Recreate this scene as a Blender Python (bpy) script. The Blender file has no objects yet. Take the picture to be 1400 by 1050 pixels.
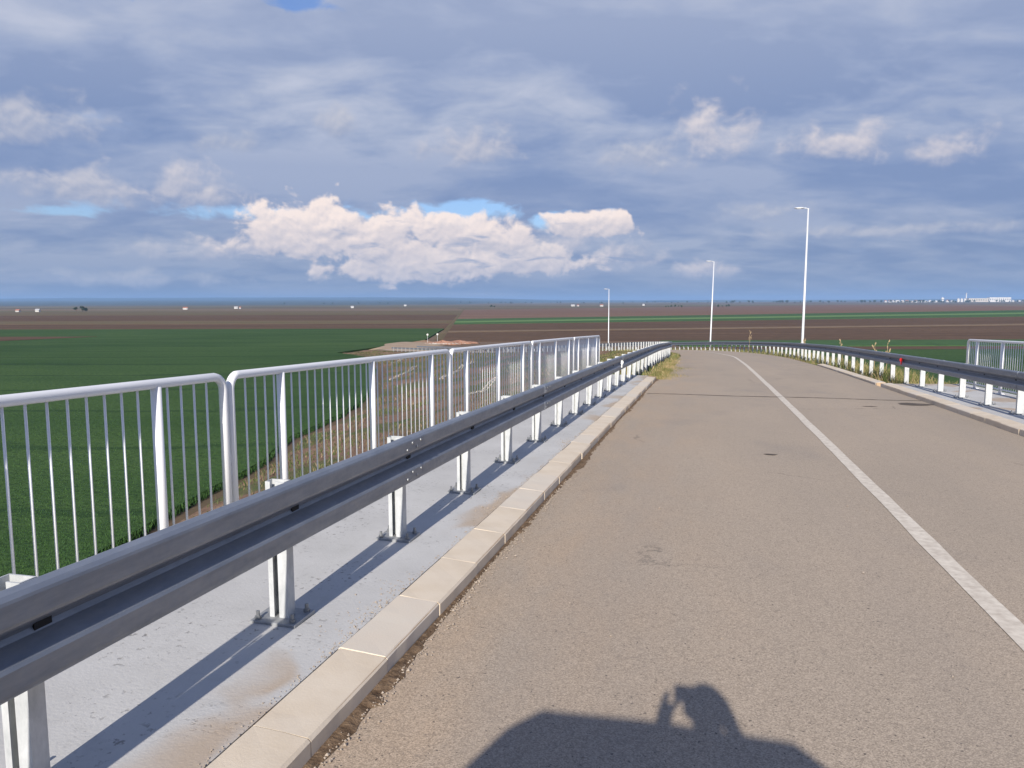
import bpy, bmesh, math, random
import numpy as np
from mathutils import Vector, Matrix
random.seed(7); np.random.seed(7)
R = math.radians
scn = bpy.context.scene
col = scn.collection

# ------------------------------------------------------------------ camera
CAM_AZ, CAM_PITCH, CAM_ROLL = 14.27, 6.12, -0.155      # yaw left of the bridge axis, pitch down, roll (degrees)
cd = bpy.data.cameras.new('camera'); cam = bpy.data.objects.new('camera', cd); col.objects.link(cam)
cd.sensor_fit = 'HORIZONTAL'; cd.sensor_width = 36.0; cd.lens = 36.0 * 1044.0 / 1400.0
cd.clip_start = 0.02; cd.clip_end = 60000.0
cam.matrix_world = (Matrix.Translation((0, 0, 1.6)) @ Matrix.Rotation(R(CAM_AZ), 4, 'Z')
                    @ Matrix.Rotation(R(90 - CAM_PITCH), 4, 'X') @ Matrix.Rotation(R(CAM_ROLL), 4, 'Z'))
scn.camera = cam

# ------------------------------------------------------------------ sun, exposure
SUN_EL, SUN_DELTA = 27.5, -2.2          # elevation; light travels toward +Y turned SUN_DELTA to the right
sd = bpy.data.lights.new('sun', 'SUN'); sun = bpy.data.objects.new('sun', sd); col.objects.link(sun)
sd.energy = 5.0; sd.angle = R(0.53); sd.color = (1.0, 0.93, 0.83)
ldir = Vector((math.sin(R(SUN_DELTA)) * math.cos(R(SUN_EL)), math.cos(R(SUN_DELTA)) * math.cos(R(SUN_EL)), -math.sin(R(SUN_EL))))
sun.rotation_euler = ldir.to_track_quat('-Z', 'Y').to_euler()
sun.location = (-30, -60, 60)
vs = scn.view_settings
vs.view_transform = 'Standard'; vs.look = 'None'; vs.exposure = 0.4; vs.gamma = 1.0; vs.use_curve_mapping = False
scn.cycles.use_denoising = True
scn.cycles.max_bounces = 6; scn.cycles.diffuse_bounces = 3; scn.cycles.glossy_bounces = 3; scn.cycles.volume_bounces = 1

# ------------------------------------------------------------------ node helpers
class NT:
    def __init__(s, tree): s.t = tree; s.n = tree.nodes; s.l = tree.links
    def node(s, ty, **kw):
        n = s.n.new(ty)
        for k, v in kw.items(): setattr(n, k, v)
        return n
    def put(s, sock, v):
        if v is None: return
        if hasattr(v, 'is_linked') or hasattr(v, 'links'): s.l.new(v, sock)
        else:
            if hasattr(sock, 'default_value'):
                if sock.type == 'RGBA' and len(v) == 3: v = (*v, 1)
                sock.default_value = v
    def math(s, op, a, b=None, c=None, clamp=False):
        n = s.node('ShaderNodeMath', operation=op, use_clamp=clamp)
        s.put(n.inputs[0], a)
        if b is not None: s.put(n.inputs[1], b)
        if c is not None: s.put(n.inputs[2], c)
        return n.outputs[0]
    def vmath(s, op, a, b=None):
        n = s.node('ShaderNodeVectorMath', operation=op); s.put(n.inputs[0], a)
        if b is not None: s.put(n.inputs[1], b)
        return n.outputs[0]
    def mapr(s, v, a, b, c=0.0, d=1.0, smooth=False):
        n = s.node('ShaderNodeMapRange', clamp=True)
        if smooth: n.interpolation_type = 'SMOOTHSTEP'
        s.put(n.inputs[0], v); n.inputs[1].default_value = a; n.inputs[2].default_value = b
        n.inputs[3].default_value = c; n.inputs[4].default_value = d
        return n.outputs[0]
    def mix(s, f, a, b, blend='MIX'):
        n = s.node('ShaderNodeMix', data_type='RGBA', blend_type=blend)
        s.put(n.inputs[0], f); s.put(n.inputs[6], a); s.put(n.inputs[7], b)
        return n.outputs[2]
    def noise(s, vec, scale, detail=4, rough=.5, dist=0.0, out='Fac'):
        n = s.node('ShaderNodeTexNoise'); s.put(n.inputs['Vector'], vec)
        n.inputs['Scale'].default_value = scale; n.inputs['Detail'].default_value = detail
        n.inputs['Roughness'].default_value = rough; n.inputs['Distortion'].default_value = dist
        return n.outputs[out]
    def ramp(s, f, stops):
        n = s.node('ShaderNodeValToRGB'); s.put(n.inputs[0], f); e = n.color_ramp.elements
        while len(e) < len(stops): e.new(.5)
        for el, (p, c) in zip(e, stops): el.position = p; el.color = (*c, 1) if len(c) == 3 else c
        return n.outputs[0]
    def scale(s, vec, v):
        n = s.node('ShaderNodeMapping'); s.put(n.inputs['Vector'], vec); n.inputs['Scale'].default_value = v
        return n.outputs[0]
    def sep(s, vec):
        n = s.node('ShaderNodeSeparateXYZ'); s.put(n.inputs[0], vec); return n.outputs
    def comb(s, x, y, z):
        n = s.node('ShaderNodeCombineXYZ'); s.put(n.inputs[0], x); s.put(n.inputs[1], y); s.put(n.inputs[2], z); return n.outputs[0]

# ------------------------------------------------------------------ world: sky with broken cloud
world = bpy.data.worlds.new('World'); scn.world = world; world.use_nodes = True
W = NT(world.node_tree); W.n.clear()
wout = W.node('ShaderNodeOutputWorld'); bg = W.node('ShaderNodeBackground'); W.l.new(bg.outputs[0], wout.inputs[0])
sky = W.node('ShaderNodeTexSky', sky_type='NISHITA'); sky.sun_disc = False
sky.sun_elevation = R(SUN_EL); sky.sun_rotation = R(180 + SUN_DELTA)
sky.air_density = 1.2; sky.dust_density = 0.6; sky.ozone_density = 2.0
wdir = W.node('ShaderNodeTexCoord').outputs['Generated']
dx, dy, dz = W.sep(wdir)
zc = W.math('MAXIMUM', dz, 0.0)
azd = W.math('MULTIPLY', W.math('ARCTAN2', dx, dy), 180 / math.pi)
eld = W.math('MULTIPLY', W.math('ARCSINE', dz), 180 / math.pi)
clear = W.mix(1.0, sky.outputs[0], (0.075, 0.092, 0.135), 'MULTIPLY')
# layered grey deck seen in perspective: project the direction on a flat cloud base
inv = W.math('DIVIDE', 1.0, W.math('ADD', zc, 0.20))
pl = W.comb(W.math('MULTIPLY', dx, inv), W.math('MULTIPLY', dy, inv), 0.0)
rotn = W.node('ShaderNodeMapping'); W.l.new(pl, rotn.inputs['Vector']); rotn.inputs['Rotation'].default_value = (0, 0, -R(CAM_AZ)); plr = rotn.outputs[0]
big = W.noise(W.vmath('ADD', W.scale(plr, (.62, 1.0, 1)), (3.1, 9.4, 1.2)), 1.45, 6, .52, .35)
fine = W.noise(W.vmath('ADD', W.scale(plr, (.8, 1.0, 1)), (7.7, 2.3, 4.1)), 4.6, 5, .55, .3)
lum = W.math('ADD', W.math('MULTIPLY', big, .64), W.math('MULTIPLY', fine, .36))
deck = W.ramp(lum, [(.42, (.225, .305, .51)), (.465, (.295, .37, .565)), (.515, (.40, .46, .62)), (.575, (.53, .57, .70))])
hz = W.mapr(eld, 0.0, 9.0, 0.0, 1.0)
deck = W.mix(W.math('MULTIPLY', W.math('SUBTRACT', 1.0, hz), .88), deck, (.215, .295, .465))
cov = W.math('MAXIMUM', W.mapr(W.math('SUBTRACT', W.noise(W.vmath('ADD', pl, (11.3, 1.7, 0.6)), 1.1, 5, .52, .2), W.mapr(eld, 19.0, 36.0, 0, .26)), .24, .33, 0.0, 1.0, True), W.mapr(eld, 15.0, 11.0, 0, 1))
deck = W.mix(W.math('MULTIPLY', W.mapr(eld, 12.0, 19.0, 0, .45), 1.0), deck, (.45, .50, .655))
deck = W.mix(W.math('MULTIPLY', W.mapr(eld, 13.5, 9.5, 0, .55), W.mapr(eld, 4.0, 7.0, 0, 1)), deck, (.225, .31, .52))
skyc = W.mix(cov, clear, deck)
# low band of streaks near the horizon
st = W.noise(W.comb(W.math('MULTIPLY', azd, .045), W.math('MULTIPLY', eld, .42), 2.0), 1.0, 5, .5, .3)
stm = W.math('MULTIPLY', W.mapr(st, .48, .74, 0, .45, True), W.mapr(eld, 9.5, 4.0, 0.0, 1.0))
skyc = W.mix(stm, skyc, (.40, .45, .60))
# ragged ellipses in azimuth / elevation (degrees)
def ell(a, e, wa, up, dn, wob, amp):
    x = W.math('DIVIDE', W.math('SUBTRACT', azd, a), wa)
    dy_ = W.math('SUBTRACT', eld, e)
    y = W.math('MAXIMUM', W.math('DIVIDE', dy_, up), W.math('DIVIDE', dy_, -dn))
    r = W.math('SQRT', W.math('ADD', W.math('MULTIPLY', x, x), W.math('MULTIPLY', y, y)))
    return W.math('ADD', W.math('SUBTRACT', 1.0, r), W.math('MULTIPLY', W.math('SUBTRACT', wob, .5), amp))
wob1 = W.noise(W.comb(W.math('MULTIPLY', azd, .5), eld, 0.0), .5, 6, .55, .4)
wob2 = W.noise(W.comb(W.math('MULTIPLY', azd, .8), eld, 3.0), .58, 7, .52, .2)
wob2b = W.noise(W.comb(W.math('MULTIPLY', W.math('SUBTRACT', azd, .12), .8), W.math('ADD', eld, .30), 3.0), .58, 4, .52, .2)
gap = None
for (a, e, wa, u, d) in [(-19, 6.5, 11, 1.0, 1.4), (-33, 6.3, 8, .7, .9), (-11, 6.1, 5, .8, 1.2), (-40, 19.8, 6, 1.2, .9), (-29, 19.8, 4, 1.0, .7), (-44.5, 5.8, 4, .5, .5)]:
    g = ell(a, e, wa, u * 1.25, d * 1.25, wob1, 3.2)
    gap = g if gap is None else W.math('MAXIMUM', gap, g)
skyc = W.mix(W.mapr(gap, .22, .80, 0, .85, True), skyc, clear)
# heaped clouds: (azimuth, elevation of base, half width, height up, depth down, whiteness)
CUM = [(-29.2, 4.6, 6.5, 3.5, 2.0, 1.0), (-24.2, 4.4, 5.6, 3.2, 2.2, .98), (-17.2, 4.7, 6.4, 2.2, 1.5, 1.0), (-8.1, 5.3, 5.2, 1.7, 1.0, 1.0), (-32.5, 3.6, 4.5, 2.0, 1.2, .60),
       (-22.0, 2.6, 9.5, 2.8, 1.7, .78), (-14.0, 2.8, 8.5, 2.3, 1.3, .70), (-6.5, 3.1, 5.5, 2.2, 1.2, .50), (-0.6, 2.1, 3.4, 1.5, .8, .46), (-10, 4.1, 5.5, 2.0, 1.1, .55), (-37, 3.4, 7, 1.4, 1.0, .20), (-40, 1.6, 9, 1.0, .8, .08),
       (-17.2, 10.5, 5.8, 2.7, 1.2, .34), (0.1, 10.9, 4.4, 4.2, 1.8, .60), (-4.5, 10.2, 6.0, 2.4, 1.4, .20), (8.6, 10.3, 5.0, 2.2, 1.5, .62), (14.4, 9.4, 4.4, 1.9, 1.2, .60),
       (-37.0, 7.4, 5.8, 2.9, 1.4, .46), (-42.8, 7.2, 5.8, 2.0, 1.3, .34), (-46.5, 10.4, 6.0, 3.2, 1.6, .26), (-26.8, 12.1, 2.4, 2.2, 1.3, .20), (-34, 10.7, 3.0, 1.2, .9, .14),
       (3.5, 6.3, 4.4, 1.1, .9, .14), (12, 4.6, 14, .8, .6, .16), (36, 6, 10, 3, 1.4, .6), (-64, 6, 11, 3.4, 1.4, .7)]
relief = W.math('MULTIPLY', W.math('SUBTRACT', wob2, wob2b), 2.1)
for (a, e, wa, u, d, wh) in sorted(CUM, key=lambda c: c[5]):
    m = ell(a, e, wa, u, d, wob2, 1.9)
    soft = .28 if wh > .65 else .75
    m = W.math('MULTIPLY', W.mapr(m, .16, .16 + soft, 0, 1, True), .97 if wh > .62 else .84)
    rise = W.mapr(W.math('SUBTRACT', eld, e), -d * .7, u * .55, 0.0, 1.0)
    li = W.math('ADD', W.math('MULTIPLY', rise, .62), W.math('ADD', relief, .30), clamp=True)
    lo = (.29, .355, .53) if wh < .65 else (.40, .435, .565)
    hi = (.44 + .56 * wh, .49 + .37 * wh, .61 + .19 * wh)
    skyc = W.mix(m, skyc, W.mix(li, lo, hi))
# dark scraps in front of the bright bank
scr = W.noise(W.comb(W.math('MULTIPLY', azd, .26), W.math('MULTIPLY', eld, 1.1), 8.0), 1.0, 4, .5, .4)
scm = W.math('MULTIPLY', W.mapr(scr, .57, .70, 0, .75, True), W.math('MULTIPLY', W.mapr(eld, 6.5, 4.8, 0, 1), W.mapr(eld, .5, 2.0, 0, 1)))
skyc = W.mix(scm, skyc, (.28, .36, .54))
# below the horizon: dull ground tone
skyc = W.mix(W.mapr(dz, -0.004, -0.02, 0, 1), skyc, (.10, .11, .12))
W.l.new(skyc, bg.inputs[0]); bg.inputs[1].default_value = 0.76
world.cycles.sampling_method = 'MANUAL'; world.cycles.sample_map_resolution = 256

# ------------------------------------------------------------------ material helpers
MATS = {}
def mat(name, base, rough=.7, metal=0.0, vary=None, bump=None, spec=.4, coords='Object'):
    """base colour; vary = (noise scale, amount, second colour); bump = (scale, strength, distance)"""
    m = bpy.data.materials.new(name); m.use_nodes = True
    t = NT(m.node_tree); b = t.n['Principled BSDF']
    b.inputs['Roughness'].default_value = rough; b.inputs['Metallic'].default_value = metal
    b.inputs['Specular IOR Level'].default_value = spec
    co = t.node('ShaderNodeTexCoord').outputs[coords]
    c = (*base, 1)
    if vary:
        f = t.mapr(t.noise(co, vary[0], 6, .6), .32, .68, 0, vary[1])
        c = t.mix(f, base, vary[2])
        t.l.new(c, b.inputs['Base Color'])
    else: b.inputs['Base Color'].default_value = c
    if bump:
        bn = t.node('ShaderNodeBump'); bn.inputs['Strength'].default_value = bump[1]; bn.inputs['Distance'].default_value = bump[2]
        t.l.new(t.noise(co, bump[0], 5, .6), bn.inputs['Height']); t.l.new(bn.outputs[0], b.inputs['Normal'])
    MATS[name] = m
    return m
def nodemat(name, rough=.9, spec=.25):
    m = bpy.data.materials.new(name); m.use_nodes = True; t = NT(m.node_tree); b = t.n['Principled BSDF']
    b.inputs['Roughness'].default_value = rough; b.inputs['Specular IOR Level'].default_value = spec
    co = t.node('ShaderNodeNewGeometry').outputs['Position']
    MATS[name] = m
    return m, t, b, co
def add_bump(t, b, h, strength, dist):
    bn = t.node('ShaderNodeBump'); bn.inputs['Strength'].default_value = strength; bn.inputs['Distance'].default_value = dist
    t.l.new(h, bn.inputs['Height']); t.l.new(bn.outputs[0], b.inputs['Normal'])

# asphalt: pale worn chippings, dust toward the left kerb, faint tyre lanes
m, t, b, co = nodemat('asphalt', .88, .25)
x, y, z = t.sep(co)
big_ = t.noise(t.scale(co, (1, .35, 1)), .55, 5, .6)
c = t.mix(t.mapr(big_, .3, .7), (.348, .288, .226), (.40, .325, .25))
dust = t.math('MULTIPLY', t.mapr(x, .6, -1.3, 0, 1), t.mapr(t.noise(t.scale(co, (1.6, .5, 1)), 1.3, 6, .65), .38, .72))
c = t.mix(t.math('MULTIPLY', dust, .55), c, (.46, .325, .21))
patch = t.mapr(t.noise(t.scale(co, (1, .6, 1)), .9, 3, .5), .58, .75, 0, .45)
c = t.mix(patch, c, (.275, .238, .205))
sp = t.node('ShaderNodeTexVoronoi'); t.l.new(co, sp.inputs['Vector']); sp.inputs['Scale'].default_value = 190
spc = t.math('SUBTRACT', t.sep(sp.outputs['Color'])[0], .5)
amp = t.mapr(y, 2, 22, .62, .15)
c2 = t.mix(1.0, c, t.comb(*([t.math('ADD', 1.0, t.math('MULTIPLY', spc, amp))] * 3)), 'MULTIPLY')
fn = t.noise(co, 26, 5, .7)
c2 = t.mix(t.mapr(fn, .56, .72, 0, .42), c2, (.17, .145, .125))
dk = t.mapr(t.noise(co, 58, 2, .5), .67, .72, 0, .8)
c2 = t.mix(dk, c2, (.07, .06, .055))
lane = t.mapr(t.noise(t.scale(co, (1.4, .05, 1)), 1.0, 4, .5), .5, .75, 0, .3)
c2 = t.mix(lane, c2, (.305, .262, .225))
crv = t.node('ShaderNodeTexVoronoi', feature='DISTANCE_TO_EDGE'); crv.inputs['Scale'].default_value = .33
sc_ = t.node('ShaderNodeVectorMath', operation='SCALE'); t.l.new(t.noise(co, 2.2, 6, .7, out='Color'), sc_.inputs[0]); sc_.inputs['Scale'].default_value = .5
t.l.new(t.vmath('ADD', co, sc_.outputs[0]), crv.inputs['Vector'])
crk = t.math('MULTIPLY', t.mapr(crv.outputs['Distance'], .0015, .005, 1, 0), t.mapr(t.noise(co, .35, 3, .5), .56, .62, 0, .55))
c2 = t.mix(crk, c2, (.09, .08, .07))
t.l.new(c2, b.inputs['Base Color'])
add_bump(t, b, t.math('ADD', sp.outputs['Distance'], t.math('MULTIPLY', fn, .6)), .35, .003)

# walkway concrete with pits, trowel clouds and brown silt washed over the kerb joint
m, t, b, co = nodemat('concrete', .85, .3)
x, y, z = t.sep(co)
c = t.mix(t.mapr(t.noise(co, 1.3, 6, .6), .3, .7), (.43, .425, .415), (.52, .515, .505))
c = t.mix(t.mapr(t.noise(co, 9, 5, .65), .55, .75, 0, .5), c, (.37, .365, .355))
pit = t.math('MULTIPLY', t.mapr(t.noise(co, 34, 3, .6), .60, .66, 0, 1), t.mapr(t.noise(co, 2.1, 3, .5), .47, .60, 0, .75))
c = t.mix(pit, c, (.17, .16, .15))
dl = t.mapr(t.noise(t.scale(co, (1, .5, 1)), 1.15, 3, .5, .4), .53, .60, 0, .75, True)
dm = t.math('MULTIPLY', dl, t.mapr(t.math('ADD', x, t.math('MULTIPLY', t.noise(co, 3, 4, .6), .3)), -1.80, -1.52, 0, 1))
c = t.mix(dm, c, (.40, .305, .215))
t.l.new(c, b.inputs['Base Color'])
add_bump(t, b, t.math('SUBTRACT', t.noise(co, 60, 4, .6), t.math('MULTIPLY', pit, .8)), .35, .006)
mat('concrete_side', (.42, .41, .39), .9, vary=(1.5, .6, (.30, .28, .26)), bump=(20, .4, .01))
mat('kerb_concrete', (.66, .575, .465), .88, vary=(3.5, .8, (.56, .465, .35)), bump=(90, .3, .003), coords='Object')
mat('kerb_concrete_b', (.60, .545, .465), .88, vary=(2.5, .8, (.62, .53, .43)), bump=(90, .3, .003))
mat('mortar', (.50, .36, .23), .95, vary=(14, .8, (.36, .27, .19)), bump=(60, .6, .006))
mat('line_paint', (.70, .635, .535), .7, vary=(16, .9, (.47, .405, .33)), coords='Object')
mat('tar', (.055, .048, .042), .9, vary=(8, .7, (.16, .12, .09)))
mat('chalk', (.62, .64, .68), .9)
# galvanised steel
m, t, b, co = nodemat('zinc_rail', .48, .4)
b.inputs['Metallic'].default_value = .55
n1 = t.noise(t.scale(co, (1, .5, 3)), 7, 6, .65)
t.l.new(t.mix(t.mapr(n1, .3, .7), (.205, .23, .275), (.295, .32, .365)), b.inputs['Base Color'])
t.l.new(t.mapr(t.noise(co, 30, 4, .6), .3, .7, .40, .58), b.inputs['Roughness'])
m, t, b, co = nodemat('zinc_post', .5, .4)
b.inputs['Metallic'].default_value = .15
n1 = t.noise(t.scale(co, (1, 1, .5)), 16, 6, .7)
t.l.new(t.mix(t.mapr(n1, .35, .65), (.40, .42, .43), (.56, .575, .585)), b.inputs['Base Color'])
mat('zinc_plate', (.24, .25, .26), .6, .3, vary=(20, .8, (.36, .37, .38)))
mat('bolt_steel', (.26, .27, .28), .45, .6)
mat('dark_slot', (.02, .02, .022), .8)
mat('white_enamel', (.80, .80, .81), .38, vary=(3, .5, (.74, .745, .76)), spec=.5)
mat('lamp_grey', (.62, .64, .67), .45, .2)
mat('lens_glass', (.75, .77, .8), .2)
mat('red_reflector', (.55, .02, .02), .25)
mat('white_reflector', (.8, .8, .78), .25)
# soil of the embankment with weedy patches
m, t, b, co = nodemat('embankment_soil', .97, .1)
n1 = t.noise(co, .16, 7, .62); n2 = t.noise(co, 1.5, 7, .7); n3 = t.noise(co, 7, 5, .7)
c = t.mix(t.mapr(n2, .3, .7), (.165, .098, .066), (.255, .165, .115))
c = t.mix(t.mapr(n3, .52, .7, 0, .6), c, (.33, .245, .18))
c = t.mix(t.mapr(n3, .46, .34, 0, .6), c, (.075, .055, .035))
c = t.mix(t.math('MULTIPLY', t.mapr(n1, .47, .55), t.mapr(n2, .34, .56, .25, .95)), c, (.085, .115, .042))
c = t.mix(t.math('MULTIPLY', t.mapr(n1, .44, .36), t.mapr(n2, .40, .6, 0, .7)), c, (.30, .215, .145))
t.l.new(c, b.inputs['Base Color']); add_bump(t, b, t.math('ADD', n2, t.math('MULTIPLY', n3, .4)), .8, .25)
mat('verge_soil', (.17, .12, .075), .97, vary=(1.6, .9, (.10, .10, .04)), bump=(5, .8, .05), coords='Object')
mat('dirt_road', (.36, .275, .19), .97, vary=(.35, .8, (.27, .19, .13)), bump=(3, .5, .08))
mat('red_soil', (.26, .12, .075), .97, vary=(1.2, .9, (.36, .22, .16)), bump=(3, .8, .15))
mat('rubble', (.45, .42, .38), .95)
# fields (linear base colours); strip direction runs along the survey axis
def field_mat(name, a, b_, c_=None, scl=.05, stretch=(.2, 1.0), fine=1.2, bumps=.3, row=None, row_amt=.35):
    m, t, b, co = nodemat(name, .95, .12)
    rot = t.node('ShaderNodeMapping'); t.l.new(co, rot.inputs['Vector']); rot.inputs['Rotation'].default_value = (0, 0, -R(CAM_AZ))
    v = t.scale(rot.outputs[0], (stretch[0], stretch[1], 1))
    n1 = t.noise(v, scl, 6, .6); n2 = t.noise(co, fine, 5, .65)
    c = t.mix(t.mapr(n1, .32, .68), a, b_)
    if c_: c = t.mix(t.mapr(n2, .46, .68, 0, .85), c, c_)
    if row:
        rx, ry, rz = t.sep(rot.outputs[0])
        w = t.math('ADD', t.math('MULTIPLY', ry if row > 0 else rx, abs(row)), t.math('MULTIPLY', n1, .9))
        f = t.math('ABSOLUTE', t.math('SUBTRACT', t.math('FRACT', w), .5))
        c = t.mix(t.math('MULTIPLY', t.mapr(f, .06, .02), row_amt), c, c_ or a)
    t.l.new(c, b.inputs['Base Color']); add_bump(t, b, n2, .6, bumps)
    return m
field_mat('wheat_green', (.034, .076, .021), (.060, .110, .032), (.020, .050, .017), .07, (.35, 1), 2.2, .3, row=.055, row_amt=.7)
field_mat('wheat_far', (.045, .100, .032), (.062, .118, .040), (.035, .075, .028), .02, (.15, 1), .3, .2)
field_mat('wheat_light', (.11, .19, .065), (.13, .215, .08), None, .02, (.1, 1), .3, .1)
field_mat('plough_dark', (.084, .050, .031), (.142, .088, .055), (.078, .050, .030), .10, (.10, 1), .4, .3)
field_mat('plough_pink', (.145, .085, .058), (.205, .128, .088), (.14, .085, .058), .035, (.10, 1), .2, .3)
field_mat('plough_olive', (.105, .085, .042), (.165, .112, .068), (.105, .10, .045), .035, (.10, 1), .2, .3)
field_mat('stubble', (.24, .19, .11), (.28, .22, .135), (.19, .145, .09), .03, (.06, 1), .3, .2)
field_mat('stubble_dull', (.165, .118, .075), (.20, .145, .095), (.14, .10, .062), .03, (.06, 1), .3, .2)
m, t, b, co = nodemat('plain', .95, .1)
rot = t.node('ShaderNodeMapping'); t.l.new(co, rot.inputs['Vector']); rot.inputs['Rotation'].default_value = (0, 0, -R(CAM_AZ + 4))
n1 = t.noise(t.scale(rot.outputs[0], (.00045, .0032, 0)), 1.0, 5, .6)
n2 = t.noise(co, .5, 5, .6)
c = t.ramp(n1, [(.34, (.07, .10, .045)), (.43, (.12, .085, .055)), (.5, (.18, .125, .09)), (.56, (.10, .11, .05)), (.64, (.26, .215, .14))])
t.l.new(t.mix(t.mapr(n2, .4, .7, 0, .3), c, (.10, .08, .05)), b.inputs['Base Color']); add_bump(t, b, n2, .4, .2)
mat('hill_wood', (.03, .045, .03), .95, vary=(.002, .9, (.06, .065, .04)))
mat('leaf_dark', (.045, .065, .03), .9)
mat('bark', (.12, .09, .065), .9)
mat('wall_white', (.60, .59, .57), .8)
mat('wall_cream', (.50, .46, .39), .8)
mat('roof_red', (.34, .14, .09), .85)
mat('roof_grey', (.42, .42, .43), .7)
mat('window_dark', (.05, .06, .07), .3)
# blades of grass: colour per blade from a vertex attribute
def blade_mat(name, stops):
    m = bpy.data.materials.new(name); m.use_nodes = True; t = NT(m.node_tree); b = t.n['Principled BSDF']
    a = t.node('ShaderNodeAttribute', attribute_name='tint')
    t.l.new(t.ramp(a.outputs['Fac'], stops), b.inputs['Base Color']); b.inputs['Roughness'].default_value = .7
    b.inputs['Specular IOR Level'].default_value = .2
    MATS[name] = m
blade_mat('grass_blade', [(0, (.075, .115, .03)), (.45, (.125, .155, .045)), (.6, (.26, .21, .09)), (1, (.40, .31, .17))])
blade_mat('dry_blade', [(0, (.10, .125, .035)), (.3, (.19, .175, .06)), (.5, (.33, .25, .12)), (1, (.46, .36, .21))])
blade_mat('wheat_blade', [(0, (.026, .068, .016)), (.5, (.042, .100, .024)), (1, (.062, .130, .034))])
blade_mat('weed_blade', [(0, (.05, .08, .022)), (.6, (.10, .13, .04)), (.8, (.20, .145, .085)), (1, (.30, .22, .14))])

# ------------------------------------------------------------------ object helpers
def link(o, parent=None):
    col.objects.link(o)
    if parent is not None: o.parent = parent
    return o
def tag(o, label=None, cat=None, group=None, kind=None):
    if label: o['label'] = label
    if cat: o['category'] = cat
    if group: o['group'] = group
    if kind: o['kind'] = kind
    return o
def empty(name, loc=(0, 0, 0), rot=(0, 0, 0)):
    o = bpy.data.objects.new(name, None); o.empty_display_size = .2; link(o); o.location = loc; o.rotation_euler = rot
    return o
class MB:
    def __init__(s): s.v = []; s.f = []; s.smooth = False
    def add(s, vs, fs):
        k = len(s.v); s.v += [tuple(p) for p in vs]; s.f += [tuple(i + k for i in f) for f in fs]; return s
    def box(s, x0, x1, y0, y1, z0, z1):
        return s.add([(x0, y0, z0), (x1, y0, z0), (x1, y1, z0), (x0, y1, z0), (x0, y0, z1), (x1, y0, z1), (x1, y1, z1), (x0, y1, z1)],
                     [(3, 2, 1, 0), (4, 5, 6, 7), (0, 1, 5, 4), (1, 2, 6, 5), (2, 3, 7, 6), (3, 0, 4, 7)])
    def tube(s, pts, rad, n=10, caps=True):
        pts = [Vector(p) for p in pts]; rings = []
        rr = rad if isinstance(rad, (list, tuple)) else [rad] * len(pts)
        up = Vector((0, 0, 1)); pa = None
        for i, p in enumerate(pts):
            d = (pts[min(i + 1, len(pts) - 1)] - pts[max(i - 1, 0)]).normalized()
            a = d.cross(up) if pa is None else pa - d * pa.dot(d)
            if a.length < 1e-4: a = d.cross(Vector((1, 0, 0)))
            a.normalize(); pa = a; bb = d.cross(a)
            rings.append([p + (a * math.cos(2 * math.pi * k / n) + bb * math.sin(2 * math.pi * k / n)) * rr[i] for k in range(n)])
        vs_ = [q for r in rings for q in r]; fs = []
        for i in range(len(pts) - 1):
            for k in range(n): fs.append((i * n + k, i * n + (k + 1) % n, (i + 1) * n + (k + 1) % n, (i + 1) * n + k))
        if caps: fs += [tuple(range(n))[::-1], tuple((len(pts) - 1) * n + k for k in range(n))]
        return s.add(vs_, fs)
    def grid(s, rows):
        n = len(rows[0]); fs = []
        for i in range(len(rows) - 1):
            for k in range(n - 1): fs.append((i * n + k, i * n + k + 1, (i + 1) * n + k + 1, (i + 1) * n + k))
        return s.add([q for r in rows for q in r], fs)
    def loft(s, rings, caps=True):
        n = len(rings[0]); fs = []
        for i in range(len(rings) - 1):
            for k in range(n): fs.append((i * n + k, i * n + (k + 1) % n, (i + 1) * n + (k + 1) % n, (i + 1) * n + k))
        if caps: fs += [tuple(range(n))[::-1], tuple((len(rings) - 1) * n + k for k in range(n))]
        return s.add([q for r in rings for q in r], fs)
    def mesh(s, name, material, smooth=None, bevel=0, fix=True):
        me = bpy.data.meshes.new(name); me.from_pydata(s.v, [], s.f)
        if fix or bevel:
            bm = bmesh.new(); bm.from_mesh(me)
            if bevel: bmesh.ops.bevel(bm, geom=bm.edges[:], offset=bevel, segments=1, affect='EDGES', profile=.5)
            bmesh.ops.recalc_face_normals(bm, faces=bm.faces[:]); bm.to_mesh(me); bm.free()
        me.materials.append(MATS[material] if isinstance(material, str) else material)
        if smooth or (smooth is None and s.smooth):
            me.polygons.foreach_set('use_smooth', [True] * len(me.polygons))
        me.update()
        return me
    def build(s, name, material, parent=None, smooth=None, bevel=0, fix=True):
        return link(bpy.data.objects.new(name, s.mesh(name, material, smooth, bevel, fix)), parent)
def inst(name, me, parent=None, loc=(0, 0, 0), rot=(0, 0, 0), scale=(1, 1, 1)):
    o = bpy.data.objects.new(name, me); link(o, parent); o.location = loc; o.rotation_euler = rot; o.scale = scale
    return o

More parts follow.
